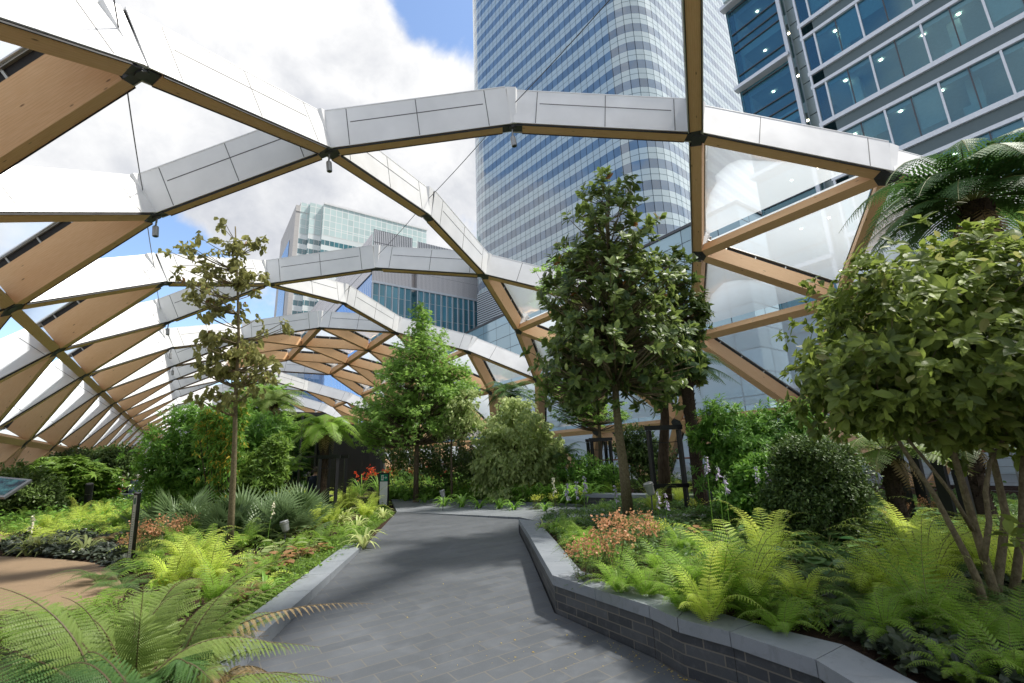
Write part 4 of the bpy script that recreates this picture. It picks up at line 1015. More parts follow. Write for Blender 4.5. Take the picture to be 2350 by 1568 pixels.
# --- sweetgum
b = P(955, 1100, 16.5); b[2] = ZF
trk = [b, P(956, 1040, 16.5), P(960, 980, 16.5), P(962, 900, 16.5), P(966, 800, 16.5), P(968, 710, 16.5)]
tree('sweetgum_tree', 'bright green conical tree with star shaped leaves behind the green exit sign post', 'tree', b, trk, .10, .015,
     [(955, 965, 16.5, 125, 55), (880, 960, 16.3, 70, 45), (965, 890, 16.5, 105, 60), (972, 820, 16.5, 72, 55), (972, 750, 16.5, 26, 36), (968, 712, 16.5, 9, 16), (1040, 900, 16.5, 55, 40), (1060, 850, 16.5, 20, 16), (850, 1010, 16.2, 34, 18), (1040, 970, 16.5, 60, 30), (900, 850, 16.4, 35, 24)],
     1100, 15, T_MAPLE, .10, .24, L_GUM, BARK, 14, 'round', shell=.4, start=.3, twig=.005, tint=.6, tv=.22)
# --- maple behind the magnolia, tied to a frame
b = P(1378, 1105, 15.2); b[2] = ZF
trk = [b, P(1378, 1040, 15.2), P(1374, 960, 15.2), P(1368, 880, 15.2), P(1360, 800, 15.2)]
tree('sweetgum_tree', 'fine leaved green tree behind the magnolia, tied to the smaller black frame', 'tree', b, trk, .085, .02,
     [(1330, 900, 15.2, 90, 40), (1290, 870, 15.1, 60, 50), (1370, 950, 15.2, 80, 30), (1300, 940, 15.1, 45, 26), (1240, 905, 15.0, 34, 22), (1290, 640, 15.3, 60, 60), (1300, 790, 15.2, 50, 50)],
     420, 14, T_MAPLE, .095, .20, L_GUM, BARK, 15, 'flat', start=.45, twig=.005, tint=.35, tv=.2)
# --- dogwoods
b = P(1037, 1122, 16.0); b[2] = ZF
trk = [b, P(1036, 1070, 16), P(1036, 1010, 16), P(1045, 960, 16), P(1050, 920, 16)]
tree('dogwood_tree', 'small layered dogwood tree with thin pale trunk between sweetgum and large dogwood', 'tree', b, trk, .045, .012,
     [(1055, 930, 16, 50, 20), (1060, 965, 16, 58, 18), (1040, 992, 16, 45, 12), (1075, 900, 16, 25, 12)], 190, 12, T_LEAF, .115, .15, L_COR, BARK, 16, 'droop', start=.5, tint=.55, tv=.2)
def shrub(name, label, foot, zf, blobs, ncl, nleaf, T, size, rad, mleaf, seed, mode='round', group=None, cat='shrub', tint=.5, extra=None, stems=14, bark=None, tv=.2, shell=.35):
    rnd = np.random.default_rng(seed); b = np.array(foot, float); b[2] = zf; root = empty(name, b, label, cat, group)
    ncl = int(ncl*2.2); size = size*1.25; cl, cen = ell_sample(ncl, blobs, rnd, shell); m = MB()
    low = cl[rnd.random(len(cl)) < .4].copy(); low[:, 2] = zf+.05+(low[:, 2]-zf)*rnd.random(len(low))**.8; cl = np.vstack([cl, low]); cen = np.vstack([cen, low])
    cl[:, 2] = np.maximum(cl[:, 2], zf+.05)
    for t in cl[rnd.choice(len(cl), min(stems, len(cl)), replace=False)]:
        a = b+rnd.normal(0, .08, 3)*np.array([1, 1, 0])+np.array([(t-b)[0]*.25, (t-b)[1]*.25, 0]); m.tube(bez(a, (a*.4+t*.6)+np.array([0, 0, -.1]), t, 6), np.linspace(.018, .005, 6), 5, 0, cap=False)
    m.build('stems', bark or BARKD, root, smooth=True)
    o = unit(cl-cen+(cl-cl.mean(axis=0))*.4); m = MB(); leaves(m, cl, nleaf, rnd, T, size, rad, tint, mode, 0, .2, tv, o); mats = [mleaf]
    if extra:
        for ei, (frac, mt, k, Te, se) in enumerate(extra):
            q = cl[rnd.random(len(cl)) < frac]; mats.append(mt)
            if len(q): leaves(m, q, k, rnd, Te, se, rad, .5, mode, ei+1)
    m.build('foliage', mats, root); return root
shrub('dogwood_shrub', 'large pale green dogwood shrub with cupped drooping leaves beside the pavement', P(1190, 1135, 15.8), ZF, [(1190, 1060, 15.8, 92, 55), (1185, 985, 15.8, 80, 45), (1180, 940, 15.8, 40, 26), (1240, 1030, 15.8, 50, 50), (1140, 1040, 15.8, 50, 60), (1150, 1085, 15.7, 45, 26), (1230, 1080, 15.7, 55, 26)], 480, 13, T_LEAF, .115, .17, L_COR, 17, 'droop', tint=.6, tv=.25)
# left masses
shrub('glossy_shrub', 'tall glossy green shrub bank left of the black pavilion', P(420, 1150, 13), ZL, [(400, 1040, 13, 75, 75), (470, 1000, 13, 75, 60), (545, 990, 13, 80, 60), (380, 1080, 12.8, 55, 50), (470, 1070, 12.8, 80, 55), (560, 1060, 12.8, 70, 60), (600, 1010, 13, 55, 50), (440, 955, 13.1, 45, 22)], 820, 12, T_LONG, .12, .14, L_BUSH, 31, 'whorl', tint=.5, tv=.22)
shrub('drooping_shrub', 'shrub with hanging yellow and orange leaf strings in front of the glossy bank', P(525, 1125, 11.5), ZL, [(498, 1010, 11.5, 12, 70), (528, 1030, 11.5, 26, 60), (470, 970, 11.5, 14, 40), (545, 960, 11.5, 16, 50)], 150, 10, T_LONG, .10, .08, L_BUSH, 32, 'droop', tint=.7, extra=[(.55, L_YEL, 7, T_LONG, .10)], tv=.2)
shrub('pale_leaved_shrub', 'lighter green upright shrub just right of the slender trunk', P(615, 1130, 11.8), ZL, [(600, 1080, 11.8, 50, 40), (630, 1040, 11.8, 26, 40), (590, 1110, 11.6, 45, 22)], 180, 11, T_LONG, .12, .10, L_GC, 33, 'whorl', tint=.4)
shrub('fatsia_shrub', 'mounded shrub with large palm shaped leaves at the far left', P(180, 1140, 19), ZL, [(160, 1090, 19, 82, 34), (205, 1098, 19, 50, 30), (130, 1075, 19.3, 50, 26), (170, 1120, 19, 80, 24)], 300, 6, T_FATSIA, .20, .24, L_FAT, 34, 'flat', tint=.55, tv=.22)
shrub('dark_shrub', 'dark dense shrub behind the palm leaved mound, left of the white post', P(260, 1120, 27), ZL, [(262, 1055, 27, 44, 30), (200, 1055, 27, 70, 24), (290, 1070, 26.8, 24, 24)], 300, 12, T_KITE, .15, .25, L_DBUSH, 35, tint=.5)
shrub('olive_grey_shrub', 'loose olive grey shrub behind the information panel', P(60, 1180, 17), ZL, [(50, 1125, 17, 70, 34), (10, 1110, 17, 50, 34), (100, 1140, 16.8, 40, 24)], 260, 12, T_KITE, .12, .2, L_DBUSH, 36, tint=.85)
shrub('feathery_shrub', 'feathery light green shrub behind the slender trunk, beside tall tree fern', P(600, 1000, 20), ZF, [(600, 920, 20, 60, 50), (560, 940, 20, 50, 30), (640, 980, 20, 40, 30)], 300, 12, T_MAPLE, .10, .22, L_GUM, 37, 'flat', tint=.6)
# right masses
shrub('glossy_shrub', 'rounded glossy green shrub in front of the right hand foil panels', P(1690, 1090, 8.6), ZR, [(1680, 1000, 8.6, 70, 60), (1650, 960, 8.6, 36, 36), (1790, 990, 8.6, 80, 55), (1830, 960, 8.6, 46, 36), (1720, 1050, 8.5, 90, 50), (1830, 1030, 8.5, 50, 40), (1610, 1010, 8.6, 25, 30)], 640, 12, T_LONG, .085, .10, L_BUSH, 38, 'whorl', tint=.38, tv=.22)
shrub('small_leaved_shrub', 'dense dark ball shaped shrub with tiny leaves in the right bed', P(1880, 1190, 6.4), ZR, [(1885, 1090, 6.4, 84, 68), (1840, 1140, 6.3, 78, 50), (1935, 1120, 6.4, 50, 60), (1850, 1035, 6.4, 60, 32), (1800, 1070, 6.4, 34, 40), (1925, 1050, 6.4, 36, 26), (1780, 1150, 6.3, 30, 34)], 800, 14, T_KITE, .042, .085, L_DBUSH, 39, tint=.5, tv=.25)
shrub('leafy_shrub', 'mid green leafy shrub left of the dark ball shaped shrub', P(1730, 1150, 7.6), ZR, [(1740, 1100, 7.6, 60, 50), (1700, 1140, 7.5, 50, 24), (1790, 1120, 7.5, 30, 40)], 240, 12, T_LEAF, .065, .09, L_BUSH, 40, tint=.4)
shrub('dark_shrub', 'dark evergreen shrub behind the black framed magnolia', P(1520, 1090, 15.5), ZF, [(1455, 1020, 15.5, 42, 40), (1500, 1040, 15.5, 40, 30)], 170, 12, T_LEAF, .09, .14, L_DBUSH, 41, tint=.5)
shrub('dark_shrub', 'dark reddish shrub between sweetgum and the large dogwood', P(1080, 1110, 17.5), ZF, [(1080, 1050, 17.5, 60, 40), (1000, 1055, 17.6, 50, 36), (920, 1040, 18.5, 40, 36)], 300, 12, T_LEAF, .08, .16, L_DBUSH, 42, tint=.6)
shrub('grey_green_shrub', 'small grey green shrub at the foot of the fine leaved tree', P(1340, 1110, 14.6), ZF, [(1335, 1080, 14.6, 55, 34), (1390, 1090, 14.5, 40, 26)], 170, 12, T_KITE, .07, .12, L_BUSH, 43, tint=.4)
# ---------------------------------------------------------------- tree ferns
def tree_fern(label, foot, top, r, nf, L, width, mleaf, seed, T=T_PIN_M, npin=26, up0=.55, droop=.9, group='tree ferns', bark=None, dead=4, skirt=True):
    rnd = np.random.default_rng(seed); foot, top = np.array(foot, float), np.array(top, float)
    root = empty('tree_fern', foot, label, 'tree fern', group); m = MB()
    pts = bez(foot, (foot+top)/2+rnd.normal(0, .03, 3), top, 9); m.tube(pts, r*np.array([1.25, 1.1, 1, .97, .95, .95, 1.0, 1.05, .9]), 12, 0)
    for i in range(150):   # leaf bases that make the trunk shaggy
        t = rnd.random()**.8; a = rnd.random()*6.28; c = foot+(top-foot)*t; d = np.array([math.cos(a), math.sin(a), 0]); q = c+d*r*.9
        m.tube([q, q+d*.035+np.array([0, 0, .05+.04*rnd.random()])], [.014, .004], 4, 0, cap=False)
    m.build('trunk', bark or FIBRE, root, smooth=False)
    m = MB()
    for i in range(nf):
        a = 6.283*(i+rnd.random()*.6)/nf; d = np.array([math.cos(a), math.sin(a), 0]); lv = i % 3; u = up0+(.35 if lv == 0 else 0)-(.3 if lv == 2 else 0)+rnd.normal(0, .06)
        l = L*(.85+.3*rnd.random()); p1 = top+d*l*.45+np.array([0, 0, l*u*.75]); p2 = top+d*l*(.95)+np.array([0, 0, l*(u*.65-droop*.55)])
        frond(m, bez(top, p1, p2, 12), width*l/L, npin, T, .5+rnd.normal(0, .12), .012, .12, mat=0, matstem=1, rnd=rnd, fold=.2)
    m.build('fronds', [mleaf, L_STEM], root)
    if dead:
        m = MB()
        for i in range(dead):
            a = rnd.random()*6.28; d = np.array([math.cos(a), math.sin(a), 0]); l = L*.6
            frond(m, bez(top-np.array([0, 0, .1]), top+d*.3+np.array([0, 0, -.05]), top+d*.32+np.array([0, 0, -l]), 8), width*.5, 14, T_PIN_C, .5, .008, .2, mat=0, matstem=1, rnd=rnd)
        m.build('dead_fronds', [L_FERNB, L_STEMD], root)
    return root
def tf(label, px, yfoot, ytop, d, zf, **k):
    t = P(px, ytop, d); f = np.array([t[0]+k.pop('lean', 0), t[1], zf]); return tree_fern(label, f, t, **k)
tf('tree fern with fresh drooping fronds inside the black frame before the pavilion', 748, 1115, 985, 14.5, ZF, r=.13, nf=26, L=1.25, width=.33, mleaf=L_FERN, seed=51, droop=1.0, up0=.5)
tf('tall tree fern with a thick curving trunk right of the slender tree', 628, 1080, 925, 15.5, ZF, r=.14, nf=20, L=1.15, width=.32, mleaf=L_TFERN, seed=52, droop=.8, up0=.55, lean=.1)
tf('dark tree fern above the large pale dogwood', 1167, 1000, 905, 17.5, ZF, r=.14, nf=18, L=1.2, width=.32, mleaf=L_TFD, seed=53, droop=.8)
tf('tree fern whose fronds show right of the thick magnolia trunk', 1572, 1110, 850, 10.6, ZR, r=.13, nf=20, L=1.05, width=.28, mleaf=L_TFD, seed=54, droop=1.0)
tf('big dark tree fern spreading above the round headed tree, upper right corner', 2235, 1150, 468, 5.6, ZR, r=.15, nf=34, L=1.4, width=.30, mleaf=L_TFD, seed=55, T=T_PIN_M, npin=38, droop=.95, up0=.62)
tf('tree fern with a brown hanging frond left of the multi stemmed tree', 2033, 1180, 1035, 6.9, ZR, r=.11, nf=16, L=.95, width=.25, mleaf=L_TFERN, seed=56, droop=.8, dead=7)
tf('shaggy tree fern standing behind the stems of the right hand tree', 2210, 1150, 1010, 7.6, ZR, r=.16, nf=16, L=1.0, width=.26, mleaf=L_TFERN, seed=57, droop=.9, dead=6)
tf('short tree fern with arching fronds under the far end of the pavilion glass', 655, 1100, 1085, 14.2, ZF, r=.10, nf=18, L=.85, width=.24, mleaf=L_FERN, seed=58, droop=.5, up0=.8, dead=0)
tf('low spreading tree fern between the large dogwood and the smaller frame', 1290, 1110, 1050, 15.6, ZF, r=.09, nf=14, L=.95, width=.24, mleaf=L_TFD, seed=59, droop=.5, up0=.6, dead=0)
# ---------------------------------------------------------------- foreground tree fern at the lower left
rnd = np.random.default_rng(77)
ctop = P(330, 1760, 1.75)
root = empty('tree_fern', (ctop[0], ctop[1], ZL), 'very large close tree fern whose fronds fill the lower left corner', 'tree fern', 'tree ferns')
m = MB(); m.tube([(ctop[0], ctop[1], ZL-.05), (ctop[0], ctop[1], ctop[2]-.02)], [.15, .13], 12, 0); m.build('trunk', FIBRE, root)
FR = [([(311, 1561, 1.7), (318, 1450, 1.7), (330, 1345, 1.75)], .15, 0, .62), ([(311, 1600, 1.6), (450, 1400, 1.75), (665, 1490, 1.85)], .17, 0, .78), ([(400, 1560, 1.8), (470, 1330, 1.95), (650, 1285, 2.1)], .16, 0, .65),
      ([(440, 1500, 1.9), (600, 1370, 2.0), (858, 1386, 2.15)], .10, 1, .8), ([(220, 1590, 1.5), (170, 1380, 1.5), (-20, 1345, 1.55)], .15, 0, .6), ([(330, 1500, 2.1), (370, 1310, 2.2), (470, 1330, 2.3)], .17, 0, .85),
      ([(250, 1640, 1.4), (120, 1480, 1.4), (-60, 1500, 1.45)], .14, 2, .55), ([(200, 1660, 1.45), (60, 1540, 1.5), (-60, 1590, 1.5)], .13, 2, .45), ([(420, 1540, 1.85), (520, 1380, 2.0), (660, 1410, 2.1)], .15, 0, .75),
      ([(420, 1650, 1.6), (560, 1480, 1.75), (725, 1585, 1.85)], .13, 0, .7), ([(460, 1620, 1.75), (560, 1460, 1.85), (650, 1580, 1.95)], .12, 1, .55), ([(380, 1650, 1.65), (480, 1480, 1.7), (570, 1590, 1.75)], .12, 1, .45),
      ([(300, 1660, 1.35), (230, 1470, 1.4), (130, 1540, 1.4)], .13, 2, .5), ([(180, 1580, 1.8), (130, 1390, 1.9), (0, 1400, 2.0)], .15, 0, .5), ([(260, 1580, 2.0), (240, 1390, 2.1), (140, 1370, 2.2)], .15, 0, .55), ([(360, 1600, 1.5), (400, 1430, 1.5), (470, 1590, 1.5)], .13, 2, .6),
      ([(500, 1660, 1.9), (600, 1510, 2.0), (770, 1560, 2.05)], .12, 0, .6), ([(340, 1640, 1.3), (300, 1520, 1.35), (240, 1600, 1.35)], .12, 2, .45), ([(90, 1660, 1.3), (60, 1510, 1.4), (0, 1580, 1.4)], .14, 2, .4),
      ([(300, 1560, 1.9), (330, 1380, 2.0), (420, 1360, 2.1)], .16, 0, .8), ([(360, 1560, 2.0), (430, 1370, 2.1), (540, 1360, 2.2)], .15, 0, .7), ([(250, 1600, 1.7), (200, 1430, 1.8), (90, 1430, 1.8)], .15, 0, .55), ([(280, 1640, 1.6), (270, 1450, 1.6), (210, 1420, 1.65)], .14, 0, .5),
      ([(400, 1660, 1.5), (430, 1520, 1.55), (530, 1530, 1.6)], .13, 0, .6), ([(140, 1640, 1.7), (90, 1480, 1.8), (20, 1500, 1.85)], .14, 2, .5), ([(450, 1560, 2.1), (520, 1430, 2.2), (610, 1450, 2.25)], .13, 1, .6), ([(220, 1650, 1.5), (170, 1530, 1.5), (110, 1600, 1.5)], .13, 2, .4),
      ([(380, 1620, 1.9), (480, 1450, 1.95), (600, 1500, 2.0)], .13, 0, .55), ([(320, 1680, 1.5), (360, 1520, 1.5), (400, 1610, 1.5)], .12, 1, .4), ([(180, 1700, 1.3), (130, 1560, 1.35), (60, 1650, 1.35)], .12, 2, .35)]
_r2 = np.random.default_rng(123); FR = FR+[([(x+_r2.normal(0, 45), y+_r2.normal(12, 25), dd*_r2.uniform(.96, 1.12)) for x, y, dd in q[0]], q[1]*.9, q[2], q[3]*_r2.uniform(.8, 1.15)) for q in FR if q[1] > .11]
mats3 = [L_TFERN, L_FERNB, L_TFD, L_STEMD]
for cps, w, mt, tn in FR:
    a, b_, c_ = (P(*q) for q in cps); pts = bez(a, b_, c_, 16)
    f = MB(); st = np.vstack([bez(ctop, (ctop*.5+a*.5)+np.array([0, 0, .03]), a, 5)[:-1]]); f.tube(np.vstack([st, a[None]]), .008, 5, 3, cap=False)
    frond(f, pts, w, 30, T_PIN_F, tn+.12, .0045, .02, mat=mt, matstem=3, rnd=rnd, fold=.18, tipt=.1)
    f.build('frond', mats3, root)
# ---------------------------------------------------------------- small ferns: a few kinds, copied
def fern_mesh(seed, nf, L, width, T, npin, upr, droop, mleaf):
    rnd = np.random.default_rng(seed); m = MB()
    for i in range(nf):
        a = 6.283*(i+rnd.random()*.7)/nf; d = np.array([math.cos(a), math.sin(a), 0]); l = L*(.7+.45*rnd.random()); u = upr*(.7+.6*rnd.random())
        p1 = d*l*.28+np.array([0, 0, l*u]); p2 = d*l*.85+np.array([0, 0, l*(u*.95-droop*rnd.uniform(.6, 1.2))])
        frond(m, bez(np.zeros(3), p1, p2, 9), width, npin, T, .5+rnd.normal(0, .15), .004, .18, mat=0, matstem=1, rnd=rnd, fold=.12)
    o = m.build('fern', [mleaf, L_STEM]); return o
kinds = {
 'yg': ('fern', 'bright yellow-green fern', [fern_mesh(s, 15, .62, .12, T_PIN_M, 24, 1.15, .32, L_FERNY) for s in (1, 2, 3)]),
 'g': ('fern', 'mid green fern', [fern_mesh(s, 16, .56, .11, T_PIN_M, 24, .95, .4, L_FERN) for s in (4, 5, 6)]),
 'd': ('fern', 'dark olive soft shield fern', [fern_mesh(s, 14, .66, .12, T_PIN_F, 26, .5, .4, L_FERND) for s in (7, 8)]),
 'b': ('fern', 'bronze tinted fern', [fern_mesh(s, 12, .5, .11, T_PIN_M, 20, .8, .4, L_FERNB) for s in (9,)]),
}
def strap_mesh(seed, n, L, wd, mleaf, upr=.9, droop=.5, name='strap'):
    rnd = np.random.default_rng(seed); m = MB()
    for i in range(n):
        a = rnd.random()*6.28; d = np.array([math.cos(a), math.sin(a), 0]); l = L*(.65+.5*rnd.random()); u = upr*(.6+.6*rnd.random())
        p = bez(d*.02, d*l*.3+np.array([0, 0, l*u]), d*l*.8+np.array([0, 0, l*(u-droop*rnd.uniform(.5, 1.1))]), 7); s = np.cross(d, (0, 0, 1)); w = wd*np.array([.6, .9, 1, 1, .85, .5, .05])[:, None]
        V = np.vstack([p-s*w, p, p+s*w]); V[7:14, 2] -= wd*.35; fs = []
        for k in range(6): fs += [(k, k+7, k+8, k+1), (k+7, k+14, k+15, k+8)]
        m.add(V, fs, 0, tint=np.clip(.5+rnd.normal(0, .2), 0, 1))
    return m.build(name, [mleaf, L_STEM])
def fan_mesh(seed, nf=16, L=.75):
    rnd = np.random.default_rng(seed); m = MB()
    for i in range(nf):
        a = rnd.random()*6.28; el_ = rnd.uniform(.35, 1.3); d = np.array([math.cos(a)*math.cos(el_), math.sin(a)*math.cos(el_), math.sin(el_)]); st = L*rnd.uniform(.35, .65)
        p = d*st; m.tube([np.zeros(3), p*.5+np.array([0, 0, .02]), p], .006, 4, 1, cap=False)
        sd_ = unit(np.cross(d, (0, 0, 1))); n = np.cross(sd_, d); nb = 17
        an = np.linspace(-1.45, 1.45, nb); dirs = d*np.cos(an)[:, None]+sd_*np.sin(an)[:, None]-n*.12*np.abs(np.sin(an))[:, None]
        T = tmpl([(-.012, 0, 0), (.012, 0, 0), (.028, .45, .0), (0, 1, -.10), (-.028, .45, .0), (0, .45, -.015)], [(0, 1, 2, 5), (0, 5, 4), (5, 2, 3), (4, 5, 3)])
        m.inst(T, np.repeat(p[None], nb, 0), dirs, n, L*rnd.uniform(.5, .62)*(1-.15*np.abs(an)/1.45), .5+rnd.normal(0, .15), 0, scx=L*.8)
    return m.build('fan_palm', [L_PALM, L_STEM])
def rosette(seed, n, size, T, mleaf, el=(.15, .9), st=.12, name='hosta', h=0.0, extra=None):
    rnd = np.random.default_rng(seed); m = MB()
    a = rnd.random(n)*6.28; e = rnd.uniform(*el, n); d = np.stack([np.cos(a)*np.cos(e), np.sin(a)*np.cos(e), np.sin(e)], 1); l = st*(.4+.9*rnd.random(n)); p = d*l[:, None]+np.array([0, 0, h])
    for i in range(n): m.tube([(0, 0, 0), p[i]*.5+np.array([0, 0, .02]), p[i]], .004, 4, 1, cap=False)
    dd = unit(d*np.array([1, 1, .2])+np.array([0, 0, -.12])); m.inst(T, p, dd, np.array([0, 0, 1.0])+d*.2, size*(.7+.5*rnd.random(n)), np.clip(.5+rnd.normal(0, .2, n), 0, 1), 0)
    mats = [mleaf, L_STEM]
    if extra: extra(m, rnd, mats)
    return m.build(name, mats)
def orange_heads(m, rnd, mats):
    mats.append(F_OR)
    for i in range(16):
        a = rnd.random()*6.28; r = .22*rnd.random()**.5; b_ = np.array([math.cos(a)*r*.4, math.sin(a)*r*.4, .08]); t = np.array([math.cos(a)*r, math.sin(a)*r, .38+.16*rnd.random()]); m.tube([b_, (b_+t)/2, t], .003, 4, 1, cap=False)
        s_ = rnd.random(9)[:, None]; lp = b_*(1-s_)+t*s_*.9; m.inst(T_LONG, lp, rdir(9, rnd)*np.array([1, 1, .4]), np.array([0, 0, 1.0]), .06, np.clip(rnd.normal(.6, .2, 9), 0, 1), 0)
        c = t+rnd.normal(0, .035, (16, 3)); m.inst(T_ROUND, c, rdir(16, rnd), rdir(16, rnd)+np.array([0, 0, 1.0]), .028, np.clip(rnd.normal(.5, .25, 16), 0, 1), 2)
def lime_heads(m, rnd, mats):
    mats.append(F_YG)
    for i in range(14):
        a = rnd.random()*6.28; r = .2*rnd.random()**.5; t = np.array([math.cos(a)*r, math.sin(a)*r, .26+.1*rnd.random()]); m.tube([t*.2, t], .003, 4, 1, cap=False)
        c = t+rnd.normal(0, .03, (12, 3)); m.inst(T_ROUND, c, rdir(12, rnd), rdir(12, rnd)+np.array([0, 0, 1.0]), .024, np.clip(rnd.normal(.5, .25, 12), 0, 1), 2)
def red_sprays(m, rnd, mats):
    mats.append(F_RED)
    for i in range(9):
        a = rnd.random()*6.28; d = np.array([math.cos(a), math.sin(a), 0]); p = bez(np.zeros(3), d*.1+np.array([0, 0, .8]), d*.42+np.array([0, 0, .86+.1*rnd.random()]), 8); m.tube(p, .004, 4, 1, cap=False)
        c = p[4:][rnd.integers(0, 4, 12)]+rnd.normal(0, .02, (12, 3)); m.inst(T_LONG, c, rdir(12, rnd, .5), rdir(12, rnd), .075, np.clip(rnd.normal(.5, .3, 12), 0, 1), 2, scx=.12)
def strap_red(seed):
    rnd = np.random.default_rng(seed); o = strap_mesh(seed, 34, .85, .013, L_STRAP, 1.0, .25, 'crocosmia'); m = MB(); mats = [L_STRAP, L_STEM]; red_sprays(m, rnd, mats); q = m.build('flowers', mats); return o, q
kinds['s'] = ('strap_fern', 'green strap leaved fern', [strap_mesh(s, 26, .36, .020, L_STRAP) for s in (11, 12)])
kinds['c'] = ('striped_sedge', 'cream striped strap leaved plant', [strap_mesh(s, 34, .33, .015, L_CREAM) for s in (13, 14)])
kinds['p'] = ('fan_palm', 'spiky fan palm', [fan_mesh(15), fan_mesh(16)])
kinds['h'] = ('hosta', 'broad leaved green hosta', [rosette(s, 26, .19, T_ROUND, L_HOSTA, (.1, 1.2), .26) for s in (17, 18)])
kinds['o'] = ('orange_flowered_spurge', 'salmon orange flowered plant', [rosette(s, 40, .11, T_LONG, L_FERND, (.1, 1.3), .16, 'spurge', extra=orange_heads) for s in (19, 20)])
kinds['l'] = ('lime_flowered_plant', 'lime yellow flowered plant', [rosette(s, 34, .07, T_ROUND, L_GC, (.1, 1.3), .16, 'lime', extra=lime_heads) for s in (21,)])
kinds['r'] = ('red_leaved_plant', 'red-brown leaved plant', [rosette(s, 30, .12, T_ROUND, L_HEU, (.1, 1.3), .15, 'redleaf') for s in (22,)])
kinds['y'] = ('yellowing_hosta', 'yellowing broad leaved plant', [rosette(s, 24, .15, T_ROUND, L_COR, (.2, 1.2), .22, 'yell', extra=None) for s in (23,)])
for k in kinds.values():
    for o in k[2]: WLOC[o.name] = np.zeros(3)
cro, crf = zip(strap_red(24), strap_red(25)); kinds['x'] = ('crocosmia', 'red flowered sword leaved clump', list(cro))
for o, q in zip(cro, crf): q.parent = o
for o in kinds['h'][2]:
    pass
ORDW = ['nearest', 'second nearest', 'third nearest', 'fourth nearest', 'fifth nearest', 'sixth nearest', 'seventh nearest', 'eighth nearest', 'ninth nearest', 'tenth nearest', 'eleventh nearest', 'twelfth nearest', 'thirteenth nearest', 'fourteenth nearest', 'fifteenth nearest', 'sixteenth nearest', 'seventeenth nearest', 'eighteenth nearest', 'nineteenth nearest', 'twentieth nearest']
MARKS = {'wall corner': wN[2], 'far end of the planter wall': wN[0], 'exit sign post': G(878, 1155, ZF), 'leaning label post': G(300, 1300, ZL), 'slender young tree': G(527, 1262, ZL), 'black bollard': G(198, 1180, ZL),
         'end of the left kerb': kA, 'front magnolia trunk': G(1440, 1190, ZR), 'stems of the right hand tree': G(2270, 1450, ZR), 'near end of the coping': wN[6], 'large dogwood shrub': P(1190, 1135, 15.8), 'tree fern in the black frame': P(748, 1115, 14.5)}
MARKS['sweetgum trunk'] = P(955, 1100, 16.5); MARKS['low wall across the pavement'] = G(1400, 1163, dz); MARKS['fine leaved tree in the smaller frame'] = P(1378, 1105, 15.2)
placed = []; counters = {}
def put(kind, x, y, z, s=1.0, depth=None):
    """a small plant whose foot is at pixel (x, y) on the soil at height z"""
    hc = {'d': .14, 'p': .50, 'x': .75, 'o': .42, 'h': .26, 's': .2, 'c': .2, 'l': .28, 'r': .15, 'y': .22}.get(kind, .30)*s
    if G(x, y, z)[1] > 17: hc *= .5
    p = G(x, y, z+hc) if depth is None else P(x, y, depth); p[2] = z
    nm, look, src = kinds[kind]; i = counters.get(kind, 0); counters[kind] = i+1; o = src[i % len(src)]
    c = copy_tree(o) if i >= len(src) else o
    if i >= len(src): pass
    c.name = nm; c.location = tuple(p-np.array([0, 0, .02])); c.rotation_euler = (rng.normal(0, .05), rng.normal(0, .05), rng.random()*6.28); q = s*1.12*(.9+.2*rng.random()); c.scale = (q, q, q*(.9+.2*rng.random()))
    placed.append((c, kind, look, p)); return c
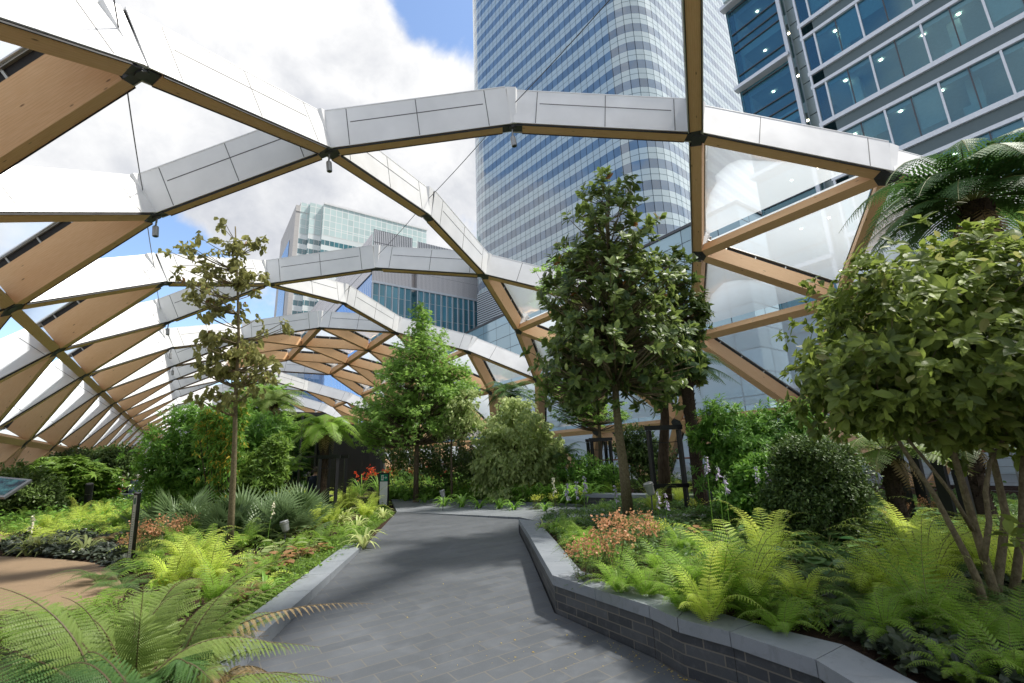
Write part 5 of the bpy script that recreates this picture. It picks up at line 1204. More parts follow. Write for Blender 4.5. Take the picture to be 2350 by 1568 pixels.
plants = {
 # right bed
 'yg': [(1700, 1290, ZR, 1.25), (1760, 1250, ZR, .9), (1620, 1370, ZR, .72), (2120, 1290, ZR, 1.05), (2050, 1320, ZR, .95), (2250, 1260, ZR, .9), (2180, 1250, ZR, .9), (2330, 1280, ZR, 1.0), (2085, 1215, ZR, .8), (1995, 1330, ZR, .7), (1500, 1150, ZR, .9), (1560, 1135, ZR, .9), (1830, 1340, ZR, .65), (1420, 1115, ZF, .9), (1470, 1100, ZF, .9), (1660, 1110, ZR, .8),
        # left bed
        (800, 1165, ZL, 1.1), (760, 1180, ZL, 1.1), (720, 1190, ZL, 1.0), (690, 1170, ZL, 1.0), (840, 1170, ZL, 1.0), (440, 1275, ZL, 1.05), (480, 1300, ZL, 1.0), (400, 1310, ZL, .9), (395, 1180, ZL, .9), (235, 1190, ZL, .9), (180, 1195, ZL, .9), (110, 1215, ZL, .8), (640, 1190, ZL, .8), (860, 1150, ZF, .9)],
 'g': [(2230, 1440, ZR, .6), (2330, 1420, ZR, .7), (2020, 1400, ZR, .7), (2120, 1370, ZR, .8), (2200, 1500, ZR, .55), (2320, 1500, ZR, .6), (1480, 1330, ZR, .6), (1420, 1310, ZR, .75), (1560, 1350, ZR, .7), (1650, 1330, ZR, .9), (1590, 1290, ZR, .9), (1560, 1230, ZR, .8), (1350, 1230, ZR, .6), (1310, 1215, ZR, .55), (1520, 1285, ZR, .8), (1720, 1370, ZR, .62), (1790, 1400, ZR, .6), (1300, 1205, ZR, .6),
       (1005, 1135, ZF, .9), (1040, 1130, ZF, .9), (1090, 1135, ZF, .9), (940, 1140, ZF, .9), (1290, 1120, ZF, 1.0), (1340, 1125, ZF, 1.0), (1400, 1130, ZF, 1.0), (1150, 1135, ZF, .8),
       (350, 1190, ZL, 1.0), (300, 1200, ZL, .9), (450, 1220, ZL, 1.0), (480, 1250, ZL, 1.0), (410, 1240, ZL, 1.0), (560, 1230, ZL, .9), (600, 1210, ZL, .9), (270, 1210, ZL, .8), (130, 1190, ZL, .9), (60, 1190, ZL, .9), (20, 1180, ZL, .9), (570, 1300, ZL, .8), (620, 1290, ZL, .7), (350, 1270, ZL, .8), (690, 1240, ZL, .7), (740, 1225, ZL, .8), (500, 1345, ZL, .8), (780, 1120, ZF, 1.2), (810, 1135, ZF, 1.0)],
 'd': [(2010, 1435, ZR, .6), (2090, 1400, ZR, .7), (2180, 1420, ZR, .65), (1920, 1385, ZR, .65), (1980, 1380, ZR, .7), (2150, 1350, ZR, .85), (1880, 1330, ZR, .8), (1760, 1330, ZR, .8), (2080, 1465, ZR, .5), (1350, 1250, ZR, .5), (230, 1320, ZL, .8), (280, 1335, ZL, .8), (330, 1290, ZL, .8), (2300, 1370, ZR, .8)],
 'b': [(240, 1225, ZL, .8), (290, 1235, ZL, .8), (470, 1320, ZL, .7), (560, 1340, ZL, .7), (380, 1260, ZL, .7), (2140, 1330, ZR, .7), (760, 1140, ZF, 1.0)],
 's': [(905, 1140, ZF, 1.0), (975, 1147, ZF, 1.1), (930, 1145, ZF, .9), (1060, 1146, ZF, 1.2), (1100, 1148, ZF, 1.2), (1145, 1150, ZF, 1.1), (1180, 1152, ZF, 1.1), (1020, 1146, ZF, 1.1), (1270, 1200, ZR, .9), (1300, 1195, ZR, .9), (610, 1330, ZL, .9), (1250, 1160, ZF, .8)],
 'c': [(880, 1172, ZL, 1.15), (835, 1222, ZL, 1.3), (820, 1195, ZL, 1.1), (1247, 1195, ZR, .8), (100, 1240, ZL, 1.3), (150, 1238, ZL, 1.2), (70, 1245, ZL, 1.2), (200, 1242, ZL, 1.2), (790, 1185, ZL, 1.2)],
 'p': [(x, y, ZL, s, dd) for x, y, s, dd in ((415, 1150, 1.25, 10.2), (485, 1150, 1.3, 9.8), (560, 1158, 1.3, 10.0), (635, 1150, 1.3, 10.0), (700, 1140, 1.2, 11.0), (360, 1148, 1.1, 10.8), (530, 1170, 1.1, 9.3), (600, 1165, 1.1, 9.4), (450, 1165, 1.1, 9.4), (670, 1165, 1.1, 9.6))],
 'h': [(1800, 1260, ZR, 1.0), (1860, 1280, ZR, 1.0), (1920, 1250, ZR, 1.0), (1760, 1210, ZR, 1.0), (1980, 1215, ZR, 1.0), (2060, 1180, ZR, 1.0), (2120, 1180, ZR, 1.1), (2200, 1185, ZR, 1.1), (2290, 1190, ZR, 1.1), (1620, 1170, ZR, .8), (1560, 1185, ZR, .8), (1490, 1195, ZR, .7), (1450, 1210, ZR, .6), (1690, 1190, ZR, .9), (1660, 1215, ZR, .8), (60, 1205, ZL, .8), (100, 1200, ZL, .8), (1890, 1225, ZR, .9), (1500, 1140, ZR, .7)],
 'o': [(1400, 1235, ZR, 1.0), (1450, 1215, ZR, 1.0), (1335, 1265, ZR, .75), (1370, 1255, ZR, .85), (1475, 1190, ZR, .9), (2060, 1165, ZR, .7), (2130, 1165, ZR, .7), (330, 1225, ZL, 1.0), (380, 1220, ZL, 1.0), (420, 1210, ZL, 1.0), (300, 1235, ZL, .8), (460, 1200, ZL, .8), (680, 1155, ZL, .9)],
 'l': [(1300, 1125, ZF, 1.2), (1340, 1135, ZF, 1.2), (1500, 1215, ZR, .8), (1270, 1140, ZF, 1.0), (900, 1120, ZF, 1.2), (1590, 1160, ZR, .9), (1390, 1140, ZF, 1.0), (1230, 1145, ZF, 1.0)],
 'r': [(640, 1275, ZL, 1.2), (690, 1260, ZL, 1.2), (600, 1300, ZL, 1.0), (560, 1290, ZL, 1.0), (1600, 1210, ZR, .8), (730, 1250, ZL, 1.0), (1480, 1155, ZR, .9)],
 'y': [(650, 1245, ZL, 1.1), (700, 1235, ZL, 1.1), (590, 1260, ZL, 1.0), (1610, 1190, ZR, .8)],
 'x': [(830, 1118, ZF, 1.1), (870, 1115, ZF, 1.1), (960, 1115, ZF, 1.1), (1000, 1112, ZF, 1.1), (905, 1112, ZF, 1.0), (1580, 1090, ZF, .8), (1455, 1080, ZF, .8), (1615, 1090, ZF, .8)],
}
for k, lst in plants.items():
    for q in lst: put(k, *q)
_r3 = np.random.default_rng(8)
def put_at(kind, p, s):
    put(kind, 0, 0, ZF, s, 1.0); q = placed[-1]; q[0].location = (p[0], p[1], ZF-.03); placed[-1] = (q[0], q[1], q[2], np.array([p[0], p[1], ZF]))
ed, Led = along(dk[:7], 32)
for i, q in enumerate(ed):
    put_at('s', q+np.array([.12, .30+.15*_r3.random(), 0]), 1.55+.5*_r3.random())
    if i % 2: put_at('g', q+np.array([.2, .85+.2*_r3.random(), 0]), 1.0)
    if i % 3 == 0: put_at('yg', q+np.array([.3, 1.35+.3*_r3.random(), 0]), 1.0)
    if i % 4 == 1: put_at('l', q+np.array([.1, 1.0+.3*_r3.random(), 0]), 1.3)
# every plant's own label: how it looks and how near it stands to something easy to find
for k in kinds:
    mine = [q for q in placed if q[1] == k]; left_ = list(mine); by = {}
    for q in mine:
        mk_ = min(MARKS, key=lambda n: np.linalg.norm(MARKS[n][:2]-q[3][:2])); by.setdefault(mk_, []).append(q)
    for mk_, qs in by.items():
        qs.sort(key=lambda q: np.linalg.norm(MARKS[mk_][:2]-q[3][:2]))
        for i, q in enumerate(qs):
            q[0]['label'] = f"{q[2]}, {ORDW[i]} to the {mk_}"; q[0]['category'] = kinds[k][0].replace('_', ' ') if k not in 'ygdb' and k != 'yg' else 'fern'
            q[0]['group'] = {'yg': 'yellow-green ferns', 'g': 'mid green ferns', 'd': 'dark shield ferns', 'b': 'bronze ferns'}.get(k, kinds[k][0].replace('_', ' ')+' clumps')
# hosta flower spikes: things that stand above the leaves
def spike(x, y, d, zf, h, lab, mt):
    t = P(x, y, d); rnd = np.random.default_rng(int(x+y)); root = empty('hosta_flower', (t[0]-.05, t[1], zf), lab, 'flower', 'hosta flower spikes')
    m = MB(); pts = bez(np.array([t[0]-.05, t[1], zf]), np.array([t[0]-.04, t[1], (zf+t[2])/2]), t, 7); m.tube(pts, .005, 5, 0, cap=False); m.build('stalk', L_STRAP, root)
    n = 26; s = rnd.random(n); p = t-np.array([0, 0, 1])*(s*.26)[:, None]*d/8+rnd.normal(0, .006, (n, 3)); dd = rdir(n, rnd)*np.array([1, 1, .3])+np.array([0, 0, -.7]); m = MB(); m.inst(T_LONG, p, dd, rdir(n, rnd), .062*(.6+.6*s)*d/8, np.clip(rnd.normal(.5, .3, n), 0, 1), 0, scx=.12*d/8); m.build('florets', mt, root)
sp = [(1620, 1048, 6.6, 'tallest lilac'), (1645, 1062, 6.3, 'fullest lilac'), (1662, 1090, 6.2, 'drooping lilac'), (1734, 1070, 6.6, 'left lilac'), (1758, 1072, 6.7, 'right lilac'), (1300, 1108, 9.5, 'lilac'), (1322, 1105, 9.5, 'lilac'), (1340, 1092, 9.5, 'lilac'), (1411, 1112, 8.8, 'lilac'), (1508, 1125, 8.2, 'lilac'), (1527, 1130, 8.0, 'lilac')]
sl = ['lilac flower spike highest and furthest left before the dark ball shaped shrub', 'fullest lilac flower spike, second from left before the ball shaped shrub', 'lilac flower spike drooping lowest before the ball shaped shrub', 'lilac flower spike touching the ball shaped shrub on its left side', 'lilac flower spike overlapping the ball shaped shrub, rightmost of all spikes',
      'lilac flower spike furthest left in front of the large dogwood', 'lilac flower spike middle of three right of the large dogwood', 'lilac flower spike tallest of three left of the magnolia trunk', 'lilac flower spike directly left of the magnolia trunk', 'lilac flower spike directly right of the magnolia trunk', 'lilac flower spike below the black tree frame']
for (x, y, d, _), lab in zip(sp, sl): spike(x, y, d, ZR, .3, lab, F_LIL)
for x, y, d, lab in ((1270, 1095, 12.0, 'small cream flower spike beside the large dogwood'), (628, 1150, 8.3, 'small cream flower spike right of the slender trunk'), (372, 1215, 8.8, 'small cream flower spike right of the leaning label post'), (78, 1150+30, 9.6, 'small cream flower spike below the information panel')):
    spike(x, y, d, ZL, .3, lab, F_CRE)
# ---------------------------------------------------------------- uncountable ground cover
def poly_sample(poly, n, rnd):
    pl = np.array(poly); lo, hi = pl.min(0), pl.max(0); out_ = []
    while len(out_) < n:
        q = lo+(hi-lo)*rnd.random((n, 2)); ins = np.zeros(n, bool); j = len(pl)-1
        for i in range(len(pl)):
            c = ((pl[i, 1] > q[:, 1]) != (pl[j, 1] > q[:, 1])) & (q[:, 0] < (pl[j, 0]-pl[i, 0])*(q[:, 1]-pl[i, 1])/(pl[j, 1]-pl[i, 1]+1e-12)+pl[i, 0]); ins ^= c; j = i
        out_ += list(q[ins])
    return np.array(out_[:n])
def cover(name, pix, z, n, T, size, h, mleaf, seed, up=.6, tint=.5, world=None):
    rnd = np.random.default_rng(seed); poly = world or [soft(G(x, y, z)) for x, y in pix]; q = poly_sample(poly, n, rnd)
    hh = h*(.55+.6*np.sin(q[:, 0]*3.1+seed)*np.cos(q[:, 1]*2.7)**1).clip(.25, 1.2)
    p = np.column_stack([q, z+rnd.random(n)**.5*hh]); d = unit(rdir(n, rnd)*np.array([1, 1, .5])+np.array([0, 0, .15])); m = MB()
    m.inst(T, p, d, np.array([0, 0, 1.0])+rnd.normal(0, up*.6, (n, 3)), size*(.6+.7*rnd.random(n)), np.clip(tint+rnd.normal(0, .2, n)+(rnd.random(n) < .05)*.3, 0, 1), 0)
    return tag(m.build(name, mleaf), kind='stuff')
cover('ajuga_carpet', [(0, 1275), (70, 1278), (150, 1284), (215, 1291), (256, 1306), (300, 1290), (285, 1245), (200, 1235), (90, 1232), (0, 1250)], .14, 5200, T_ROUND, .085, .17, L_AJ, 61, tint=.45)
cover('dark_leaf_carpet', [(1960, 1480), (2100, 1568), (2450, 1640), (2450, 1330), (2200, 1330), (2050, 1400), (1880, 1390), (1830, 1330), (1780, 1350)], ZR, 6500, T_ROUND, .062, .12, L_AJ, 62, tint=.45)
cover('low_green_carpet', [(590, 1412), (690, 1328), (795, 1256), (838, 1245), (862, 1215), (905, 1180), (880, 1165), (800, 1210), (740, 1255), (680, 1300), (600, 1350), (520, 1400), (480, 1450), (520, 1480)], ZL, 30000, T_KITE, .042, .09, L_GC, 63, tint=.35)
cover('low_green_carpet', [(900, 1148), (1002, 1148), (1104, 1151), (1188, 1155.5), (1296, 1159.5), (1380, 1163), (1360, 1120), (1290, 1110), (1100, 1125), (900, 1130)], ZF, 26000, T_KITE, .055, .20, L_GC, 64, tint=.55)
cover('mixed_leaf_carpet', [(905, 1150), (840, 1245), (590, 1412), (400, 1520), (300, 1330), (290, 1300), (250, 1240), (0, 1250), (0, 1150), (300, 1135), (600, 1130), (800, 1125)], ZL, 60000, T_KITE, .065, .26, L_FERN, 65, tint=.35)
cover('mixed_leaf_carpet', [(1240, 1198), (1278, 1245), (1338, 1311), (1544, 1371), (1730, 1428), (1900, 1470), (2100, 1400), (2350, 1350), (2420, 1200), (2300, 1140), (1900, 1150), (1600, 1130), (1400, 1160), (1300, 1180)], ZR, 60000, T_KITE, .060, .20, L_FERND, 66, tint=.55)
wk_ = [(3, 16), (-6.2, 16), (-6.2, 60), (4.5, 60), (4.5, 36), (6, 28)]
cover('far_planting', None, ZL, 14000, T_LEAF, .16, 1.2, L_BUSH, 67, world=[(-4.6, 28), (-6.2, 28), (-6.2, 60), (3.5, 60), (3.5, 31), (-1, 31)])
cover('far_planting', None, ZL, 9000, T_LEAF, .12, .45, L_BUSH, 70, tint=.6, world=[(3, 17), (-3.0, 17), (-6.0, 22), (-6, 28), (3, 30)])
cover('far_planting', None, ZF, 34000, T_LEAF, .14, .9, L_BUSH, 68, tint=.4, world=[(9.8, 21), (12, 17), (17.2, 12), (18, 2), (18.3, 60), (10, 60)])
cover('low_green_carpet', None, ZF, 26000, T_KITE, .075, .32, L_GC, 79, tint=.6, world=[(q[0], q[1]+.06) for q in dk[:8]]+[(q[0]+.5, q[1]+1.9) for q in dk[:8][::-1]])
def fern_cover(name, pix, z, n, mleaf, seed, L=.42, width=.085, T=T_PIN_C, up=.7, world=None, tint=.5):
    rnd = np.random.default_rng(seed); q = poly_sample(world or [soft(G(x, y, z)) for x, y in pix], n, rnd); m = MB()
    for c in q:
        b_ = np.array([c[0], c[1], z]); s = rnd.uniform(.7, 1.3); tn = tint+rnd.normal(0, .15)
        for i in range(8):
            a = 6.283*(i+rnd.random())/8; d = np.array([math.cos(a), math.sin(a), 0]); l = L*s*rnd.uniform(.7, 1.2); u = up*rnd.uniform(.5, 1.3)
            frond(m, bez(b_, b_+d*l*.3+np.array([0, 0, l*u]), b_+d*l*.9+np.array([0, 0, l*(u*.9-.4)]), 6), width*s, 14, T, tn, .003, .12, mat=0, matstem=1, rnd=rnd, fold=.1)
    return tag(m.build(name, [mleaf, L_STEM]), kind='stuff')
LB = [(905, 1150), (870, 1205), (800, 1240), (600, 1385), (430, 1490), (310, 1380), (300, 1330), (290, 1290), (250, 1240), (0, 1245), (0, 1160), (300, 1140), (600, 1135), (800, 1130)]
fern_cover_late = 1
RBX = [(1245, 1192), (1285, 1243), (1345, 1308), (1544, 1366), (1730, 1423), (1900, 1465), (2000, 1490), (2150, 1400), (2350, 1350), (2420, 1200), (2300, 1150), (1900, 1160), (1600, 1140), (1400, 1165), (1300, 1185)]
fern_cover('fern_undergrowth', LB, ZL, 300, L_FERN, 71)
fern_cover('fern_undergrowth', LB, ZL, 90, L_FERNY, 72)
fern_cover('fern_undergrowth', [(0, 1425), (150, 1412), (270, 1395), (330, 1420), (420, 1500), (300, 1700), (0, 1700)], ZL, 40, L_FERN, 80, T=T_PIN_M, tint=.35)
fern_cover('fern_undergrowth', RBX, ZR, 110, L_FERN, 73, L=.34, width=.07, T=T_PIN_M)
fern_cover('fern_undergrowth', RBX, ZR, 50, L_FERND, 74, L=.4, width=.08, T=T_PIN_M)
fern_cover('fern_undergrowth', [(1290, 1235), (1345, 1308), (1544, 1370), (1730, 1427), (1900, 1470), (1850, 1420), (1600, 1350), (1400, 1290)], ZR, 42, L_FERN, 75, L=.34, width=.075, T=T_PIN_M, tint=.65)
fern_cover('fern_undergrowth', [(1950, 1470), (2100, 1540), (2400, 1560), (2400, 1350), (2150, 1370), (1980, 1400)], ZR, 26, L_FERND, 78, L=.32, width=.075, T=T_PIN_M, tint=.7)
fern_cover('fern_undergrowth', None, ZF, 260, L_FERN, 76, L=.75, width=.15, world=[(8.2, 20.5), (10.5, 20), (14.5, 13.5), (17, 10), (17.5, 20), (12, 34), (7, 34)])
fern_cover('fern_undergrowth', None, ZL, 160, L_FERNY, 77, L=.6, width=.12, world=[(4.6, 19.5), (5.4, 18.5), (6.4, 20.2), (6.6, 23), (4, 24), (1, 24), (-3, 19), (-3, 15), (2, 15)])
cover('grass_tufts', [(300, 1128), (345, 1128), (345, 1110), (300, 1112)], ZL, 2500, T_LONG, .35, .3, L_GC, 69, tint=.8)
# ---------------------------------------------------------------- black pavilion
BG = m_grid('black_cladding', (.009, .009, .010), 1.3, 1.3, .015, (.004, .004, .004), rough=.35, metal=.2, vary=.3, spec=.5)
PG = NT('pavilion_glass'); _a = PG.n('ShaderNodeBsdfTransparent'); _a.inputs[0].default_value = (.45, .6, .55, 1); _b = PG.n('ShaderNodeBsdfGlossy'); _b.inputs['Roughness'].default_value = .03
_c = PG.n('ShaderNodeMixShader'); _c.inputs[0].default_value = .28; PG.l(_a.outputs[0], _c.inputs[1]); PG.l(_b.outputs[0], _c.inputs[2]); PG = PG.done(_c.outputs[0])
CURT = plain('pale_curtain', (.35, .40, .34), .8)
root = empty('garden_pavilion', (6.5, 27, ZF), 'black curved pavilion with tall glazing behind the tree fern in the frame', 'pavilion')
y0 = 24.0
def X_at(px, y):   # world x where the vertical through pixel column px meets the plane Y=y
    d = ray(px, 1040); return d[0]/d[1]*y
xa, xb, xc = X_at(652, y0), X_at(730, y0), X_at(888, y0)
o1 = rounded([(xb, y0-.6), (xc, y0-.6), (xc, y0+7), (xb, y0+7)], 1.1)
m = MB(); m.poly_prism(o1, .1, 3.35); m.build('drum', BG, root)
m = MB(); m.poly_prism(rounded([(xb-.06, y0-.66), (xc+.06, y0-.66), (xc+.06, y0+7), (xb-.06, y0+7)], 1.1), 3.35, 3.47); m.build('drum_rim', BLACKM, root)
m = MB(); m.abox(xa, xb+.3, y0+.3, y0+6.5, 3.95, 4.1); m.build('roof_slab', BLACKM, root)
m = MB(); m.abox(xa+.02, xb-.02, y0+.34, y0+.36, .2, 3.95); m.build('glass', PG, root)
m = MB(); m.abox(xa, xb, y0+6.3, y0+6.4, .1, 3.95); m.abox(xa+.2, xa+.3, y0+1.0, y0+6.3, .1, 3.95); m.build('back_wall', BLACKM, root)
m = MB()
for i in range(4): m.abox(xa+.25+i*.42, xa+.47+i*.42, y0+1.4, y0+1.45, .3, 3.8)
m.build('curtain', CURT, root)
for x in (xa+.04, (xa+xb)/2, xb-.04): m = MB(); m.abox(x-.04, x+.04, y0+.26, y0+.42, .1, 3.95); m.build('frame_post', BLACKM, root)
m = MB(); m.abox(xa, xb, y0+.27, y0+.41, 1.95, 2.03); m.build('frame_rail', BLACKM, root)
# ---------------------------------------------------------------- posts, signs, lamps
SIGNW = plain('sign_pale_panel', (.80, .82, .82), .35); GRN = plain('exit_green', (.0, .22, .12), .4); WHT = plain('sign_white', (.85, .87, .86), .4)
p = G(880, 1160, ZF); rt = np.array([_r[0], _r[1], 0]); fw = np.array([HD[0], HD[1], 0]); Z3 = np.array([0, 0, 1.0])
root = empty('exit_sign_post', p, 'slim black sign post with pale face and green exit symbol at the path end', 'sign')
tp_ = P(880, 1086, (p-EYE)@F_); H = tp_[2]-p[2]; w = .145
m = MB(); m.box(p+Z3*H/2, Z3, rt, fw, H/2, w+.022, .045, 0); m.build('post', BLACKM, root)
m = MB(); m.box(p+Z3*(H-.26)/2-fw*.048, Z3, rt, fw, (H-.30)/2, w-.015, .004, 0); m.build('face', SIGNW, root)
g0 = p+Z3*(H-.155)-fw*.049
m = MB(); m.box(g0, Z3, rt, fw, .115, w-.015, .004, 0); pan = m.build('exit_panel', GRN, root)
m = MB(); fo = -fw*.0055
m.box(g0+fo-rt*.045, Z3, rt, fw, .085, .040, .001, 0)                       # white door
# arrow to the right
def sq(c, hx, hz, ang=0): m.box(g0+fo*1.1+rt*c[0]+Z3*c[1], rt*math.cos(ang)+Z3*math.sin(ang), fw, Z3*math.cos(ang)-rt*math.sin(ang), hx, .001, hz, 0)
sq((.055, 0), .035, .008); sq((.075, .018), .028, .008, -.8); sq((.075, -.018), .028, .008, .8)
m.build('white_symbols', WHT, pan)
m = MB()
def sg_(c, hx, hz, ang=0): m.box(g0+fo*1.5+rt*c[0]+Z3*c[1], rt*math.cos(ang)+Z3*math.sin(ang), fw, Z3*math.cos(ang)-rt*math.sin(ang), hx, .001, hz, 0)
sg_((-.040, .055), .010, .010, .78); sg_((-.045, .018), .011, .028, -.25); sg_((-.030, .028), .022, .006, .5); sg_((-.062, .026), .016, .005, .7); sg_((-.038, -.024), .024, .007, -.6); sg_((-.060, -.034), .007, .026, .5); sg_((-.022, -.048), .006, .020, .1)
m.build('running_figure', GRN, pan)
# leaning label post, left bed
b0 = G(298, 1300, ZL+.02); d0 = (b0-EYE)@F_; t0 = P(316, 1131, d0)
dd = unit(t0-b0); sx = rt; nz = np.cross(sx, dd)
root = empty('label_post', b0, 'thin black post with a long pale printed strip beside the sandy path', 'sign')
m = MB(); m.bar(b0-dd*.1, t0, .075, .06, -fw); m.build('post', BLACKM, root)
L_ = np.linalg.norm(t0-b0); cpt = (b0+t0)/2; nn = unit(np.cross(dd, rt)); nn = nn if nn@fw < 0 else -nn
m = MB(); m.box(cpt+nn*.034-rt*.0, dd, rt, nn, L_/2-.03, .024, .003, 0); strip = m.build('label_strip', plain('strip_pale', (.42, .46, .42), .3), root)
m = MB(); r1 = np.random.default_rng(4)
for i in range(26): m.box(cpt+nn*.038+dd*(L_/2-.30-i*.038), rt, dd, nn, .006+.010*r1.random(), .004, .0008, 0)
m.box(cpt+nn*.038+dd*(L_/2-.12), dd, rt, nn, .05, .016, .0008, 0); m.build('print', plain('strip_ink', (.06, .14, .10), .5), strip)
# bollards
def bollard(x, y, h, rr, lab, zf=ZL, depth=None, ax=None):
    b_ = G(x, y, zf) if depth is None else P(x, y, depth); b_[2] = zf; Z3 = np.array([0, 0, 1.0]) if ax is None else unit(ax); root = empty('bollard', b_, lab, 'bollard', 'black bollard lights')
    m = MB(); m.tube([b_, b_+Z3*h*.66], [rr, rr], 18, 0); m.build('shaft', BLACKM, root)
    m = MB(); m.tube([b_+Z3*h*.665, b_+Z3*h*.68], [rr*.9, rr*.9], 18, 0); m.build('joint_ring', RAIL, root)
    m = MB(); m.tube([b_+Z3*h*.68, b_+Z3*h*.97, b_+Z3*h], [rr, rr, rr*.9], 18, 0); m.build('head', BLACKM, root)
    m = MB(); m.tube([b_-Z3*.02, b_+Z3*.04], [rr*2.2, rr*2.1], 18, 0); m.build('base_plate', COPE, root)
_bb = G(198, 1180, ZL); _tt = P(206, 1110, (_bb-EYE)@F_)
bollard(198, 1180, np.linalg.norm(_tt-_bb), .12, 'black round bollard light with a paved base in the left bed', ax=_tt-_bb)
bollard(320, 1120, .85, .06, 'small far black bollard beside the seated couple', depth=27)
# information lectern
pc = P(-8, 1118, 6.6); b_ = np.array([pc[0], pc[1], ZL]); root = empty('information_panel', b_, 'tilted information panel with a dark picture, cut by the left frame edge', 'sign')
m = MB(); m.bar(b_, b_+Z3*(pc[2]-ZL-.05), .06, .12, rt); m.build('stand', BLACKM, root)
ax1, ax2 = rt*.96+fw*.28, unit(Z3*.55+fw*.83); ax1 = unit(ax1-ax2*(ax1@ax2)); n3 = np.cross(ax1, ax2)
m = MB(); m.box(pc, ax1, ax2, n3, .30, .20, .018, 0); m.build('frame', plain('panel_frame', (.17, .18, .19), .35, .5), root)
a = NT('information_print'); nz_ = a.noise(a.coord(), 9, 5, .7); mpic = a.done(a.bsdf(a.ramp(nz_, (.006, .012, .02), (.04, .12, .13), .42, .7), .25))
s_ = 1 if n3[2] > 0 else -1
m = MB(); m.box(pc+n3*.020*s_, ax1, ax2, n3, .26, .165, .002, 0); m.build('picture', mpic, root)
# white post behind the couple
b_ = P(327, 1120, 24); b_[2] = ZL; t_ = P(333, 1026, 24)
root = empty('white_post', b_, 'slim white post with a dark box behind the seated group', 'post'); m = MB(); m.bar(b_, np.array([b_[0], b_[1], t_[2]+.0]), .14, .14); m.build('shaft', WHITE, root)
m = MB(); m.box(np.array([b_[0]+.32, b_[1], 2.0]), Z3, rt, fw, .35, .18, .12); m.build('dark_box', BLACKM, root)
# garden spotlights
def uplight(x, y, d, s, lab, zf):
    c = P(x, y, d); root = empty('garden_spotlight', (c[0], c[1], zf), lab, 'spotlight', 'grey spotlights in the planting'); ax = unit(-rt*.25+Z3*.95-fw*.1)
    m = MB(); m.tube([c-ax*s, c-ax*s*.8, c+ax*s*.9, c+ax*s], [s*.45, s*.6, s*.78, s*.7], 16, 0); m.build('housing', SPOT, root)
    m = MB(); m.tube([c+ax*s*.55, c+ax*s*.62], [s*.84, s*.84], 16, 0); m.build('collar', RAIL, root); m = MB(); m.bar((c[0], c[1], zf), c-ax*s*.8, .02, .02, rt); m.build('stake', DARK, root)
uplight(654, 1208, 8.6, .10, 'grey metal spotlight among yellowing leaves right of the slender trunk', ZL)
uplight(1491, 1122, 8.4, .11, 'grey metal spotlight at the foot of the black framed magnolia', ZR)
uplight(1647, 1120, 9.0, .07, 'small spotlight right of the framed magnolia among ferns', ZR)
uplight(1016, 1133, 13.4, .10, 'small grey spotlight in the bed beyond the pavement', ZF)
# tree support frames
def sframe(x0, x1, ytop, d, zf, lab, mid=None, th=.10, back=True):
    a_, b_ = P(x0, ytop, d), P(x1, ytop, d); ht = (a_[2]+b_[2])/2; dv = unit(np.array([b_[0]-a_[0], b_[1]-a_[1], 0])); pr = np.array([-dv[1], dv[0], 0]); Lx = np.linalg.norm((b_-a_)[:2])
    root = empty('tree_support', ((a_[0]+b_[0])/2, (a_[1]+b_[1])/2, zf), lab, 'tree support', 'black tree support frames')
    A, B = np.array([a_[0], a_[1], 0]), np.array([b_[0], b_[1], 0])
    rows = [0] if not back else [0, .75]
    for o_ in rows:
        for q in (A, B): m = MB(); m.bar(q+pr*o_+Z3*(zf-.05), q+pr*o_+Z3*(ht-.09), th, th); m.build('post', BLACKM, root)
        m = MB(); m.bar(A+pr*o_-dv*.08+Z3*(ht-.035), B+pr*o_+dv*.08+Z3*(ht-.035), th*.9, .10); m.build('top_rail', BLACKM, root)
        if mid: m = MB(); m.bar(A+pr*(o_-.0)-pr*.07-dv*.06+Z3*(zf+mid), B+pr*o_-pr*.07+dv*.06+Z3*(zf+mid), .03, .09); m.build('lower_rail', BLACKM, root)
    m = MB(); m.tube([A+pr*.05+Z3*(ht-.35), (A+B)/2-pr*.05+Z3*(ht-.37), B+pr*.05+Z3*(ht-.35)], .010, 6); m.build('strap', BLACKM, root)
sframe(1487, 1556, 978, 10.6, ZR, 'tall black timber frame tied round the thick magnolia trunk', .55, .085, False)
sframe(1357, 1399, 1006, 14.9, ZF, 'smaller black timber frame behind the front magnolia trunk', None, .08, True)
sframe(735, 775, 1046, 14.1, ZF, 'black timber frame round the tree fern before the pavilion', .25, .09, True)
sframe(2130, 2172, 975, 7.3, ZR, 'black timber posts of the support seen between stems of the right hand tree', None, .14, True)
